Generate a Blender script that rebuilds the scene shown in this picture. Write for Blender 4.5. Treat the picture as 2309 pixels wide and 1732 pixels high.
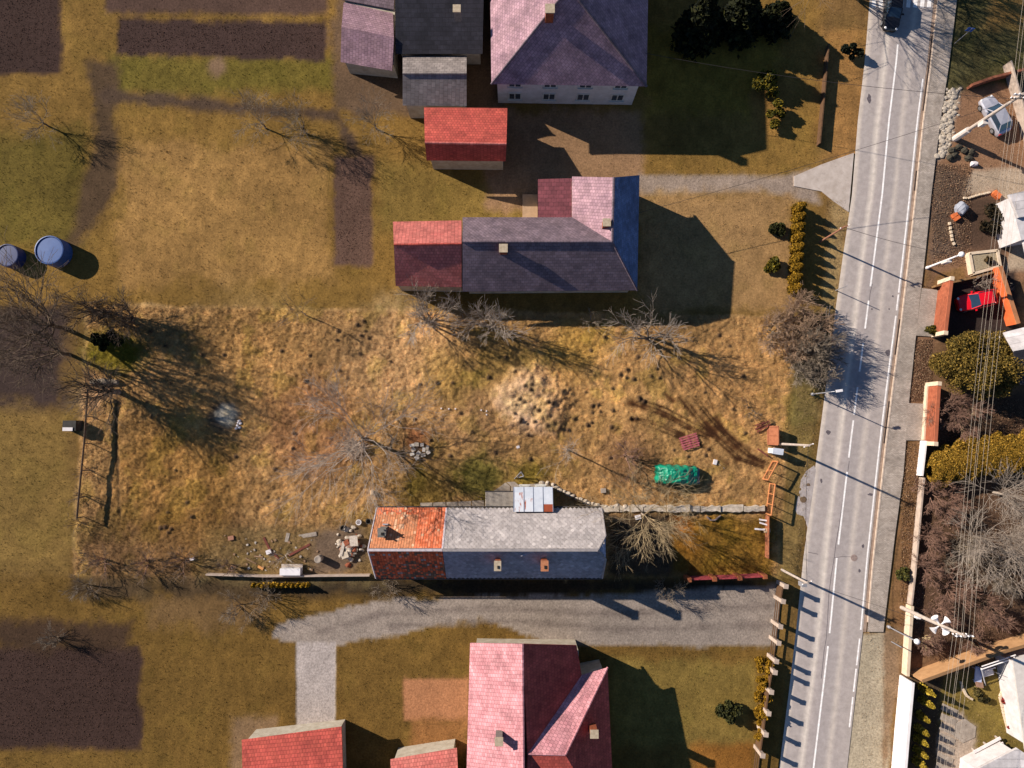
import bpy, math, random
import numpy as np
from mathutils import Vector

R = math.radians
rnd = random.Random(11)
sc = bpy.context.scene
for o in list(bpy.data.objects):
    bpy.data.objects.remove(o)

# ------------------------------------------------------------------ camera
CAM_H, FOC, TILT = 71.0, 1590.0, math.atan(104 / 1590.0)
cam = bpy.data.cameras.new('camera')
cam.sensor_width = 36.0
cam.lens = FOC / 2309.0 * 36.0
cam.clip_end = 3000
camo = bpy.data.objects.new('camera', cam)
camo.location = (0, 0, CAM_H)
camo.rotation_euler = (TILT, 0, 0)
sc.collection.objects.link(camo)
sc.camera = camo
# ------------------------------------------------------------------ world, sun, exposure
SUN_EL = R(26.5)
SUN_H = Vector((-0.908, 0.419, 0)).normalized()
sun_to = Vector((SUN_H.x * math.cos(SUN_EL), SUN_H.y * math.cos(SUN_EL), math.sin(SUN_EL)))
world = bpy.data.worlds.new('World')
sc.world = world
world.use_nodes = True
nt = world.node_tree
bg = nt.nodes['Background']
sky = nt.nodes.new('ShaderNodeTexSky')
sky.sky_type = 'NISHITA'
sky.sun_disc = False
sky.sun_elevation = SUN_EL
sky.sun_rotation = math.atan2(SUN_H.x, SUN_H.y)
sky.air_density = 1.0
sky.dust_density = 0.0
sky.ozone_density = 6.0
nt.links.new(sky.outputs[0], bg.inputs[0])
bg.inputs[1].default_value = 0.06
sl = bpy.data.lights.new('sun', 'SUN')
sl.energy = 5.0
sl.angle = R(0.5)
sl.color = (1.0, 0.91, 0.79)
slo = bpy.data.objects.new('sun', sl)
slo.rotation_euler = (-sun_to).to_track_quat('-Z', 'Y').to_euler()
slo.location = (-60, 30, 60)
sc.collection.objects.link(slo)
sc.view_settings.view_transform = 'Standard'
sc.view_settings.look = 'None'
sc.view_settings.gamma = 1.0
sc.view_settings.exposure = 0.75
sc.view_settings.use_curve_mapping = False

# ------------------------------------------------------------------ helpers
def P(px, py, z=0.0):
    """photo pixel (2309x1732) -> world x, y of the point at height z"""
    dx = (px - 1154.5) / FOC
    dy = -(py - 866.0) / FOC
    c, s = math.cos(TILT), math.sin(TILT)
    y = dy * c + s
    zz = dy * s - c
    t = (z - CAM_H) / zz
    return (dx * t, y * t)

def P3(px, py, z=0.0):
    x, y = P(px, py, z)
    return Vector((x, y, z))

def C(h, g=0.85):
    h = h.lstrip('#')
    out = []
    for i in (0, 2, 4):
        v = int(h[i:i + 2], 16) / 255.0
        out.append(g * (v / 12.92 if v <= 0.04045 else ((v + 0.055) / 1.055) ** 2.4))
    return tuple(out)

_m = {}
def mat(name, c1, c2=None, scale=2.0, rough=0.9, bump=0.0, bscale=15.0, metallic=0.0, attr=False,
        var=0.25, lo=.32, hi=.68, brick=None, spec=0.3, stretch=None, trans=0.0):
    """procedural material: two-tone noise, optional per-face colour attribute, optional corrugation or courses"""
    if name in _m:
        return _m[name]
    m = bpy.data.materials.new(name)
    m.use_nodes = True
    t = m.node_tree
    n, l = t.nodes, t.links
    b = n['Principled BSDF']
    b.inputs['Roughness'].default_value = rough
    b.inputs['Metallic'].default_value = metallic
    b.inputs['Specular IOR Level'].default_value = spec
    tc = n.new('ShaderNodeTexCoord')
    vec = tc.outputs['Object']
    if stretch:
        mp = n.new('ShaderNodeMapping')
        mp.inputs['Scale'].default_value = stretch
        l.new(vec, mp.inputs['Vector'])
        vec = mp.outputs[0]
    nz = n.new('ShaderNodeTexNoise')
    nz.inputs['Scale'].default_value = scale
    nz.inputs['Detail'].default_value = 6
    nz.inputs['Roughness'].default_value = 0.65
    l.new(vec, nz.inputs['Vector'])
    rp = n.new('ShaderNodeMapRange')
    rp.inputs[1].default_value, rp.inputs[2].default_value = lo, hi
    l.new(nz.outputs['Fac'], rp.inputs[0])
    mix = n.new('ShaderNodeMix')
    mix.data_type = 'RGBA'
    l.new(rp.outputs[0], mix.inputs['Factor'])
    if attr:
        at = n.new('ShaderNodeAttribute')
        at.attribute_name = 'Col'
        mu1 = n.new('ShaderNodeMix'); mu1.data_type = 'RGBA'; mu1.blend_type = 'MULTIPLY'
        mu1.inputs['Factor'].default_value = 1.0
        l.new(at.outputs['Color'], mu1.inputs['A'])
        mix.inputs['A'].default_value = (1 - var, 1 - var, 1 - var, 1)
        mix.inputs['B'].default_value = (1 + var, 1 + var, 1 + var, 1)
        l.new(mix.outputs['Result'], mu1.inputs['B'])
        col = mu1.outputs['Result']
    else:
        c2 = c2 or tuple(x * (1 - var) for x in c1)
        mix.inputs['A'].default_value = (*c1, 1)
        mix.inputs['B'].default_value = (*c2, 1)
        col = mix.outputs['Result']
    hsock = None
    if brick:
        uv = n.new('ShaderNodeUVMap')
        br = n.new('ShaderNodeTexBrick')
        br.inputs['Scale'].default_value = 1.0
        br.inputs['Brick Width'].default_value = brick[0]
        br.inputs['Row Height'].default_value = brick[1]
        br.inputs['Mortar Size'].default_value = brick[2]
        br.inputs['Mortar Smooth'].default_value = 0.3
        br.inputs['Color1'].default_value = (0.8, 0.8, 0.8, 1)
        br.inputs['Color2'].default_value = (1.15, 1.15, 1.15, 1)
        br.inputs['Mortar'].default_value = (0.6, 0.6, 0.6, 1)
        l.new(uv.outputs[0], br.inputs['Vector'])
        sn = n.new('ShaderNodeTexNoise'); sn.inputs['Scale'].default_value = .55; sn.inputs['Detail'].default_value = 8; sn.inputs['Roughness'].default_value = .7
        l.new(tc.outputs['Object'], sn.inputs['Vector'])
        sr = n.new('ShaderNodeMapRange'); sr.inputs[1].default_value = .35; sr.inputs[2].default_value = .65; sr.inputs[3].default_value = .68; sr.inputs[4].default_value = 1.14
        l.new(sn.outputs['Fac'], sr.inputs[0])
        ms = n.new('ShaderNodeMix'); ms.data_type = 'RGBA'; ms.blend_type = 'MULTIPLY'; ms.inputs['Factor'].default_value = 1.0
        l.new(col, ms.inputs['A']); l.new(sr.outputs[0], ms.inputs['B'])
        col = ms.outputs['Result']
        mm = n.new('ShaderNodeMix'); mm.data_type = 'RGBA'; mm.blend_type = 'MULTIPLY'
        mm.inputs['Factor'].default_value = 1.0
        l.new(col, mm.inputs['A'])
        l.new(br.outputs['Color'], mm.inputs['B'])
        col = mm.outputs['Result']
        inv = n.new('ShaderNodeMath'); inv.operation = 'SUBTRACT'
        inv.inputs[0].default_value = 1.0
        l.new(br.outputs['Fac'], inv.inputs[1])
        hsock = inv.outputs[0]
    l.new(col, b.inputs['Base Color'])
    if trans:
        b.inputs['Transmission Weight'].default_value = trans
    if bump or hsock is not None:
        bp = n.new('ShaderNodeBump')
        bp.inputs['Strength'].default_value = bump or 0.6
        bp.inputs['Distance'].default_value = 0.04
        if hsock is None:
            n2 = n.new('ShaderNodeTexNoise')
            n2.inputs['Scale'].default_value = bscale
            n2.inputs['Detail'].default_value = 4
            l.new(vec, n2.inputs['Vector'])
            hsock = n2.outputs['Fac']
        l.new(hsock, bp.inputs['Height'])
        l.new(bp.outputs[0], b.inputs['Normal'])
    _m[name] = m
    return m

col_ = sc.collection.objects
def tag(o, label=None, cat=None, group=None, kind=None, category=None):
    cat = cat or category
    if label: o['label'] = label
    if cat: o['category'] = cat
    if group: o['group'] = group
    if kind: o['kind'] = kind
    return o

def thing(name, label, cat, loc, group=None):
    o = bpy.data.objects.new(name, None)
    o.empty_display_size = 0.3
    o.location = loc
    col_.link(o)
    return tag(o, label, cat, group)

def root_loc(p):
    v = Vector((0, 0, 0))
    while p is not None:
        v += Vector(p.location)
        p = p.parent
    return v

def np_mesh(name, verts, faces, m, parent=None, fcol=None, smooth=False, uv=None, origin=None, **tg):
    """verts Nx3 world coords, faces MxK"""
    verts = np.asarray(verts, dtype=np.float64)
    off = root_loc(parent) if parent is not None else (Vector(origin) if origin is not None else Vector((0, 0, 0)))
    v = verts - np.array(off)
    me = bpy.data.meshes.new(name)
    if isinstance(faces, np.ndarray):
        k = faces.shape[1]
        nf = faces.shape[0]
        me.vertices.add(len(v))
        me.vertices.foreach_set('co', v.astype(np.float32).ravel())
        me.loops.add(nf * k)
        me.loops.foreach_set('vertex_index', faces.astype(np.int32).ravel())
        me.polygons.add(nf)
        me.polygons.foreach_set('loop_start', np.arange(nf, dtype=np.int32) * k)
        me.update(calc_edges=True)
    else:
        me.from_pydata([tuple(q) for q in v], [], faces)
        me.update()
    me.validate()
    if fcol is not None:
        fcol = np.asarray(fcol, dtype=np.float32)
        dom = 'FACE' if len(fcol) == len(me.polygons) else 'POINT'
        a = me.attributes.new('Col', 'FLOAT_COLOR', dom)
        c4 = np.ones((len(fcol), 4), dtype=np.float32)
        c4[:, :3] = fcol
        a.data.foreach_set('color', c4.ravel())
    if uv is not None:
        ul = me.uv_layers.new(name='UVMap')
        ul.data.foreach_set('uv', np.asarray(uv, dtype=np.float32).ravel())
    if smooth:
        me.polygons.foreach_set('use_smooth', np.ones(len(me.polygons), dtype=bool))
    me.materials.append(m)
    o = bpy.data.objects.new(name, me)
    col_.link(o)
    if parent is not None:
        o.parent = parent
    elif origin is not None:
        o.location = origin
    tag(o, **tg)
    return o

class MB:
    def __init__(s):
        s.v, s.f, s.c, s.uv = [], [], [], []
    def face(s, pts, col=None, uvs=None):
        i = len(s.v)
        s.v += [tuple(p) for p in pts]
        s.f.append(tuple(range(i, i + len(pts))))
        s.c.append(col or (1, 1, 1))
        if uvs is None:
            a, b, d = Vector(pts[0]), Vector(pts[1]), Vector(pts[-1])
            e = (b - a).normalized() if (b - a).length > 1e-6 else Vector((1, 0, 0))
            nrm = e.cross(d - a)
            g = nrm.cross(e).normalized() if nrm.length > 1e-6 else Vector((0, 1, 0))
            uvs = [((Vector(p) - a).dot(e), (Vector(p) - a).dot(g)) for p in pts]
        s.uv += list(uvs)
        return s
    def hexa(s, lo, hi, col=None):
        """lo, hi: 4 points each, counter-clockwise from above"""
        s.face(list(reversed(lo)), col)
        s.face(hi, col)
        for i in range(len(lo)):
            j = (i + 1) % len(lo)
            s.face([lo[i], lo[j], hi[j], hi[i]], col)
        return s
    def box(s, c, sz, rz=0.0, col=None, tilt=(0, 0)):
        cx, cy, cz = c
        ca, sa = math.cos(rz), math.sin(rz)
        q = []
        for dz in (-.5, .5):
            for dx, dy in ((-.5, -.5), (.5, -.5), (.5, .5), (-.5, .5)):
                x, y, z = dx * sz[0], dy * sz[1], dz * sz[2]
                z += x * tilt[0] + y * tilt[1]
                q.append((cx + x * ca - y * sa, cy + x * sa + y * ca, cz + z))
        return s.hexa(q[:4], q[4:], col)
    def prism(s, poly, z0, z1, col=None):
        a = sum(poly[i][0] * poly[(i + 1) % len(poly)][1] - poly[(i + 1) % len(poly)][0] * poly[i][1] for i in range(len(poly)))
        if a < 0:
            poly = poly[::-1]
        return s.hexa([(p[0], p[1], z0) for p in poly], [(p[0], p[1], z1) for p in poly], col)
    def slab(s, pts, th=0.12, col=None):
        """a roof plane: 3-d polygon with thickness below it"""
        a, b, d = Vector(pts[0]), Vector(pts[1]), Vector(pts[-1])
        n = (b - a).cross(d - a).normalized()
        if n.z < 0:
            pts = list(reversed(pts)); n = -n
        lo = [Vector(p) - n * th for p in pts]
        return s.hexa(lo, [Vector(p) for p in pts], col)
    def tube(s, pts, rad, n=6, col=None, cap=True):
        pts = [Vector(p) for p in pts]
        if not hasattr(rad, '__len__'):
            rad = [rad] * len(pts)
        rings = []
        for i, p in enumerate(pts):
            d = (pts[min(i + 1, len(pts) - 1)] - pts[max(i - 1, 0)]).normalized()
            u = d.orthogonal().normalized() if i == 0 else (rings_u - d * rings_u.dot(d)).normalized()
            rings_u = u
            w = d.cross(u)
            rings.append([p + (u * math.cos(2 * math.pi * k / n) + w * math.sin(2 * math.pi * k / n)) * rad[i] for k in range(n)])
        for i in range(len(rings) - 1):
            for k in range(n):
                k2 = (k + 1) % n
                s.face([rings[i][k], rings[i][k2], rings[i + 1][k2], rings[i + 1][k]], col)
        if cap:
            s.face(list(reversed(rings[0])), col)
            s.face(rings[-1], col)
        return s
    def lathe(s, c, prof, n=16, col=None):
        """prof: list of (radius, z)"""
        rr = [[(c[0] + r * math.cos(2 * math.pi * k / n), c[1] + r * math.sin(2 * math.pi * k / n), c[2] + z) for k in range(n)] for r, z in prof]
        for i in range(len(rr) - 1):
            for k in range(n):
                k2 = (k + 1) % n
                s.face([rr[i][k], rr[i][k2], rr[i + 1][k2], rr[i + 1][k]], col)
        s.face(rr[-1], col)
        s.face(list(reversed(rr[0])), col)
        return s
    def blob(s, c, r, seed=0, n=8, m=5, flat=1.0, col=None):
        """a rough stone"""
        g = random.Random(seed)
        rings = []
        for j in range(m + 1):
            th = math.pi * j / m
            ring = []
            for k in range(n):
                q = 1 + g.uniform(-.22, .22)
                ring.append((c[0] + r[0] * q * math.sin(th) * math.cos(2 * math.pi * k / n),
                             c[1] + r[1] * q * math.sin(th) * math.sin(2 * math.pi * k / n),
                             c[2] - r[2] * q * math.cos(th) * flat))
            rings.append(ring)
        rings[0] = [(c[0], c[1], c[2] - r[2])] * n
        rings[-1] = [(c[0], c[1], c[2] + r[2])] * n
        for j in range(m):
            for k in range(n):
                k2 = (k + 1) % n
                if j == 0:
                    s.face([rings[0][0], rings[1][k2], rings[1][k]], col)
                elif j == m - 1:
                    s.face([rings[j][k], rings[j][k2], rings[m][0]], col)
                else:
                    s.face([rings[j][k], rings[j][k2], rings[j + 1][k2], rings[j + 1][k]], col)
        return s
    def build(s, name, m, parent=None, smooth=False, origin=None, **tg):
        if parent is None and origin is None:
            a = np.array(s.v)
            origin = (float(a[:, 0].mean()), float(a[:, 1].mean()), float(a[:, 2].min()))
        return np_mesh(name, np.array(s.v), s.f, m, parent, fcol=np.array(s.c), smooth=smooth, uv=s.uv, origin=origin, **tg)

# ---- smooth value noise on arrays
_ng = {}
def vn(x, y, s, seed):
    if seed not in _ng:
        _ng[seed] = np.random.RandomState(seed).rand(256, 256)
    g = _ng[seed]
    fx, fy = np.asarray(x) / s + 1000.3, np.asarray(y) / s + 1000.7
    ix, iy = np.floor(fx).astype(int), np.floor(fy).astype(int)
    tx, ty = fx - ix, fy - iy
    tx, ty = tx * tx * (3 - 2 * tx), ty * ty * (3 - 2 * ty)
    a = g[ix % 256, iy % 256]; b = g[(ix + 1) % 256, iy % 256]
    c = g[ix % 256, (iy + 1) % 256]; d = g[(ix + 1) % 256, (iy + 1) % 256]
    return (a * (1 - tx) + b * tx) * (1 - ty) + (c * (1 - tx) + d * tx) * ty

def fbm(x, y, s, seed, o=4):
    t, amp, tot = 0, 1.0, 0
    for i in range(o):
        t = t + amp * vn(x, y, s / 2 ** i, seed + i * 17)
        tot += amp
        amp *= 0.55
    return t / tot

def sstep(a, b, x):
    t = np.clip((x - a) / (b - a), 0, 1)
    return t * t * (3 - 2 * t)

def sd_poly(x, y, poly):
    d = np.full(x.shape, 1e9)
    ins = np.zeros(x.shape, bool)
    n = len(poly)
    for i in range(n):
        ax, ay = poly[i]; bx, by = poly[(i + 1) % n]
        ex, ey = bx - ax, by - ay
        t = np.clip(((x - ax) * ex + (y - ay) * ey) / (ex * ex + ey * ey + 1e-12), 0, 1)
        d = np.minimum(d, np.hypot(x - ax - t * ex, y - ay - t * ey))
        if ay != by:
            c = ((ay > y) != (by > y)) & (x < (bx - ax) * (y - ay) / (by - ay) + ax)
            ins ^= c
    return np.where(ins, d, -d)

def sd_line(x, y, pts):
    d = np.full(x.shape, 1e9)
    for (ax, ay), (bx, by) in zip(pts[:-1], pts[1:]):
        ex, ey = bx - ax, by - ay
        t = np.clip(((x - ax) * ex + (y - ay) * ey) / (ex * ex + ey * ey + 1e-12), 0, 1)
        d = np.minimum(d, np.hypot(x - ax - t * ex, y - ay - t * ey))
    return d

# ------------------------------------------------------------------ the road's plan
ROAD_L = [(1985, -330), (1966, -60), (1949, 146), (1934, 275), (1921, 440), (1902, 568), (1883, 705), (1865, 850), (1847, 988), (1829, 1125), (1811, 1263), (1796, 1413), (1780, 1550), (1757, 1732), (1715, 2060)]
ROAD_R = [(2143, -330), (2112, -60), (2090, 146), (2073, 275), (2056, 440), (2042, 568), (2026, 705), (2007, 850), (1990, 988), (1975, 1125), (1960, 1263), (1947, 1413), (1931, 1550), (1910, 1732), (1873, 2060)]
def interp_edge(e, py):
    for a, b in zip(e[:-1], e[1:]):
        if a[1] <= py <= b[1]:
            return a[0] + (b[0] - a[0]) * (py - a[1]) / (b[1] - a[1])
    return e[-1][0]
def road_x(py, u):
    return interp_edge(ROAD_L, py) * (1 - u) + interp_edge(ROAD_R, py) * u
WALK_OUT = [(2165, -60), (2140, 146), (2120, 275), (2100, 440), (2087, 568), (2074, 680), (2062, 788), (2050, 905), (2037, 1070), (2018, 1208), (2000, 1358), (1992, 1425)]
# ------------------------------------------------------------------ ground
PX = lambda pts: [P(*p) for p in pts]
PLOT = PX([(200, 690), (1795, 715), (1752, 1300), (165, 1296)])
# (kind, geometry in photo pixels, colour, softness m, edge wobble m, grass density, height)
Z = []
def zp(pts, col, soft=.35, wob=.6, dens=None, h=None, amt=1.0): Z.append(('p', PX(pts), C(col), soft, wob, dens, h, amt))
def zc(c, r, col, soft=.8, wob=.8, dens=None, h=None, amt=1.0): Z.append(('c', (P(*c), r * CAM_H / FOC), C(col), soft, wob, dens, h, amt))
def zl(pts, w, col, soft=.15, wob=.3, dens=None, h=None, amt=1.0): Z.append(('l', (PX(pts), w), C(col), soft, wob, dens, h, amt))
def rect(x0, y0, x1, y1): return [(x0, y0), (x1, y0), (x1, y1), (x0, y1)]
# the gardens north of the plot
zp(rect(-300, -300, 1850, 700), '8a6428', 1, 1, .5)
zp(rect(240, 120, 760, 210), '6f5c1c', 1, 1, .6)
zp(rect(-100, 300, 190, 560), '6c571c', 1.5, 1.5, .6)
zp(rect(270, 330, 745, 640), 'a1743c', 1, 1.5, .5)
zp(rect(850, 370, 1200, 520), '8a6a2c', 1, 1, .5)
zp(rect(-300, -300, 138, 168), '43302a', .3, .5, .02, -.03)
zp([(262, 38), (730, 52), (735, 140), (262, 122)], '4a3630', .3, .5, .02, -.03)
zp(rect(240, -60, 740, 32), '5e453a', .4, .5, .1)
zp([(752, 350), (842, 350), (838, 600), (752, 600)], '6a4e40', .3, .4, .03, -.02)
zp(rect(-300, 690, 150, 930), '463631', .8, 1.2, .05)
zp([(200, 140), (262, 140), (262, 420), (180, 560), (150, 560), (215, 330)], '5c4530', .6, .8, .2)
zl([(240, 215), (500, 240), (760, 260), (800, 340)], 1.2, '574234', .5, .6, .2)
zc((490, 150), 22, '8d6d50', .5, .4, .1)
zp(rect(750, -100, 1130, 260), '6b523c', .6, .8, .1)
zp(rect(1100, 250, 1450, 470), '9a7350', .6, 1, .15)
zp([(1440, 395), (1770, 398), (1830, 380), (1850, 460), (1700, 432), (1440, 440)], 'a08a78', .3, .3, .0, -.03)
zp(rect(1440, 440, 1790, 700), 'a67b4c', .8, 1, .4)
zp(rect(1450, 60, 1760, 260), '8f6c1c', 1, 1.5, .6)
zp(rect(1850, 60, 1960, 360), '93682f', .5, .8, .6)
zp(rect(1700, 180, 1790, 320), '93682c', .5, .8, .5)
# west and south gardens
zp(rect(-300, 930, 165, 1300), '86652f', 1.5, 2, .5)
zp(rect(-300, 1295, 1770, 2100), '795721', 1, 1, .5)
zp(rect(-300, 1450, 318, 1690), '45312a', .4, .6, .02, -.03)
zp(rect(-20, 1400, 300, 1470), '4b3626', .7, 1, .1)
zp(rect(330, 1320, 600, 1420), '7a5a34', 1, 1.5, .3)
zp(rect(160, 1300, 1700, 1345), '3d3022', .8, .8, .2)
zp([(700, 1385), (900, 1350), (1250, 1345), (1760, 1320), (1752, 1460), (1240, 1450), (1080, 1395), (760, 1455), (610, 1440), (620, 1410)], '9c8c7f', .14, .35, .0, -.03)
zl([(1745, 1365), (1400, 1385), (1100, 1372), (860, 1385), (720, 1425)], .5, '83746a', .25, .3, .0)
zl([(1745, 1410), (1400, 1420), (1150, 1400), (880, 1412)], .5, '83746a', .25, .3, .0)
zp(rect(668, 1450, 757, 1660), 'b9aaa2', .12, .1, .0, -.03)
zp(rect(910, 1530, 1055, 1625), 'b97a4c', .2, .2, .0, -.02)
zp(rect(930, 1625, 1055, 1700), '966231', .5, .6, .3)
zp(rect(1380, 1490, 1700, 1680), '86692c', .6, .8, .5)
zp(rect(1560, 1680, 1700, 1760), '8f5a16', .6, .6, .4)
zp(rect(520, 1620, 620, 1760), '8a6a4a', .6, .6, .2)
# the plot
zp([(195, 685), (1800, 712), (1758, 1304), (160, 1300)], 'a07c50', .25, .4, 1.0)
zp(rect(190, 1150, 560, 1330), '6a4f36', 1.2, 2, .8, None, .8)
zp(rect(460, 1190, 860, 1310), '75603f', .8, 1.2, .6, None, .85)
zc((760, 1240), 60, '6d5a4a', .8, .8, .1)
zc((700, 960), 110, '8c6443', 2, 1.5, 1, None, .8)
zc((400, 1080), 140, '9a7138', 3, 2, 1, None, .6)
zc((560, 780), 120, 'a9814e', 3, 2, 1, None, .7)
zc((900, 800), 130, 'b58f63', 2.5, 2, 1, None, .8)
zc((1060, 930), 70, 'a8835a', 2, 1.5, 1, None, .8)
zc((1200, 905), 74, 'd3ae8c', 1.3, 1.2, .7, .55)
zc((1320, 880), 120, 'b68d5a', 3, 2, 1, None, .8)
zc((1640, 900), 110, 'b48957', 2.5, 2, 1, None, .8)
zc((1010, 850), 60, '8c7322', 2, 1.5, 1, None, .4)
zc((1130, 810), 60, '7a6a20', 2, 1.5, 1, None, .35)
zc((1290, 790), 60, '957622', 2, 1.5, 1, None, .45)
zc((260, 790), 60, '6a6114', 1.5, 1.5, 1, None, .85)
zc((215, 880), 40, 'b08a68', .8, 1, .5, None, .8)
zc((1080, 1075), 55, '5c5a24', 1.6, 1.5, 1.2, None, .8)
zc((1190, 1075), 40, '7a6a24', 1.4, 1, 1.2, None, .8)
zc((960, 1110), 60, '6c5a22', 1.5, 1.2, 1.1, None, .7)
zc((940, 985), 30, '8a5236', .8, 1, .8, None, .7)
zc((1420, 1030), 60, '7d5d42', 1.5, 1.5, .9, None, .7)
zp(rect(1375, 1165, 1740, 1300), '7a5a26', .6, .8, .9)
zc((1530, 1180), 26, 'b06a2c', .8, 1, .8, None, .8)
zc((1545, 1225), 30, 'a06c2a', 1, 1, .8, None, .7)
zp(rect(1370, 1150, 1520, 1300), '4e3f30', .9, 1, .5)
zl([(1424, 908), (1480, 925), (1550, 962), (1600, 985)], .75, '53351f', .35, .5, .05, -.05, 1)
zl([(1426, 945), (1490, 958), (1545, 985)], .5, '53351f', .3, .5, .05, -.06, 1)
zl([(1450, 925), (1540, 950)], .45, '53351f', .3, .5, .05, -.05, 1)
zl([(1500, 888), (1518, 904)], .3, '53351f', .2, .3, .05, -.05, 1)
zl([(1535, 900), (1575, 950), (1610, 985), (1660, 1035)], .55, '53351f', .3, .5, .05, -.06, 1)
zl([(1560, 915), (1620, 985), (1690, 1030), (1735, 1052)], .6, '53351f', .3, .5, .05, -.06, 1)
zl([(1600, 900), (1625, 965), (1690, 1015)], .35, '53351f', .3, .5, .1, -.05, .9)
zl([(1575, 1000), (1640, 1045)], .5, '53351f', .3, .4, .1, -.05, .9)
for dx_, dy_ in ((0, 0), (9, -5), (17, -11)):
    zl([(1428 + dx_, 912 + dy_), (1490 + dx_, 934 + dy_), (1552 + dx_, 968 + dy_), (1600 + dx_, 992 + dy_)], .26, '382215', .12, .15, .0, -.09)
for dx_, dy_ in ((0, 0), (7, -3), (22, -8), (29, -11)):
    zl([(1540 + dx_, 905 + dy_), (1580 + dx_, 955 + dy_), (1618 + dx_, 995 + dy_), (1665 + dx_, 1036 + dy_), (1720 + dx_ * .5, 1056 + dy_)], .24, '382215', .12, .15, .0, -.09)
for dy_ in (0, 9, 18):
    zl([(1424, 942 + dy_ * .3), (1485, 952 + dy_), (1545, 980 + dy_ * .7)], .24, '3c2618', .12, .15, .0, -.08)
zc((505, 940), 36, '4a4036', .6, .6, .2)
zc((514, 935), 22, 'a39a8a', .5, .5, .0, .04)
zc((514, 928), 9, 'c8b494', .3, .3, .0, .05)
zl([(262, 905), (262, 1000), (270, 1165)], .22, '4a3a2c', .15, .25, .3, -.08, .8)  # dark line painted as the shadow of the west fence's top board
# verge west of the road
zp([(1800, 700), (1880, 700), (1838, 1000), (1800, 1300), (1755, 1300)], '86683a', .5, .8, .8)
zp([(1805, 700), (1870, 720), (1850, 880), (1790, 900)], '4f4430', .7, .8, .5)
zp([(1780, 860), (1850, 880), (1838, 960), (1775, 950)], '80683a', .6, .6, .9)
zp([(1880, 450), (1915, 455), (1880, 700), (1855, 700)], 'a3834f', .4, .6, .5)
# east side
zp([(2140, -300), (3200, -300), (3200, 2100), (1990, 2100), (2060, 1000)], '77573a', .5, .5, .3)
zp([(2140, -300), (2700, -300), (2700, 170), (2190, 200), (2125, 230)], '57502c', .5, .6, .9)
zp([(2225, -200), (2420, -200), (2420, 60), (2225, 60)], '8d6a30', 1, 1, .6)
zp([(2120, 215), (2420, 165), (2420, 620), (2090, 640)], '91694a', .5, .8, .05)
zp([(2105, 370), (2190, 400), (2190, 560), (2090, 600)], '6c5646', .6, .8, .2)
zp([(2150, 455), (2245, 440), (2285, 540), (2260, 580), (2165, 560)], '5a4334', .3, .4, .05)
zp([(2190, 385), (2420, 370), (2420, 600), (2270, 610), (2290, 540), (2250, 430), (2175, 440)], 'b29a80', .3, .4, .0)
zp([(2100, 620), (2170, 600), (2180, 640), (2110, 660)], '8a6436', .3, .4, .2)
zp([(2130, 640), (2290, 610), (2300, 760), (2120, 770)], '3b2f2b', .3, .3, .05)  # yard ground painted dark for the shadow of the street wall
zp([(2060, 760), (2110, 755), (2085, 905), (2046, 905)], '7d5a40', .3, .3, .2)
zp([(2040, 1000), (2080, 1000), (2040, 1420), (2002, 1400)], '7b5834', .3, .5, .4)
zp([(2085, 900), (2420, 880), (2420, 1480), (2050, 1480)], '5a4230', .5, .5, .2)
zp([(1940, 1430), (1996, 1425), (2012, 1560), (1995, 2060), (1870, 2060)], 'a9997f', .15, .2, .05, -.02)
zp([(1994, 1425), (2032, 1420), (2020, 1560), (1998, 1740), (1990, 1740)], '85694d', .25, .4, .2)
zp([(2060, 1540), (2420, 1470), (2420, 2060), (2030, 2060)], '7a6526', .4, .5, .5)
zp([(2055, 1535), (2125, 1520), (2110, 2060), (2030, 2060)], '4a3c2c', .4, .4, .2)  # strip painted dark as the long white wall's shadow
zp([(2120, 1620), (2170, 1600), (2200, 1640), (2195, 1760), (2105, 1760)], 'b09a86', .25, .5, .0)
zp([(2140, 200), (2168, 200), (2150, 290), (2142, 355), (2110, 355), (2118, 280)], 'bfae98', .3, .5, .05)
# under the road and pavements
ROADZ = PX([(x - 4, y) for x, y in ROAD_L]) + PX(list(reversed([(x + 4, y) for x, y in ROAD_R])))
WALKZ = PX([(interp_edge(ROAD_R, y), y) for x, y in WALK_OUT]) + PX(list(reversed(WALK_OUT)))

rs = np.random.RandomState(5)
MOLE = [(396, 1060), (422, 1133), (432, 1165), (378, 1155), (373, 1188), (386, 1192), (379, 1200), (362, 1190), (341, 939), (358, 937), (946, 866), (985, 863),
        (813, 756), (830, 763), (620, 1057), (1398, 845), (1411, 851), (1428, 855), (1467, 848), (1486, 852), (1588, 884), (1332, 790), (1362, 760), (1364, 760),
        (1197, 880), (1170, 900), (1163, 913), (1246, 910), (1212, 925), (1204, 951), (1188, 955), (1233, 957), (1268, 882), (1320, 884), (1335, 915), (1348, 912),
        (1333, 952), (1325, 958), (1262, 965), (1335, 930), (1352, 927), (1381, 925), (1422, 943), (1435, 943), (1452, 905), (505, 800), (660, 1010), (690, 860)]
MOLE += [(1150 + rs.rand() * 110, 850 + rs.rand() * 110) for _ in range(7)] + [(300 + rs.rand() * 1400, 720 + rs.rand() * 320) for _ in range(60)]

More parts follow.
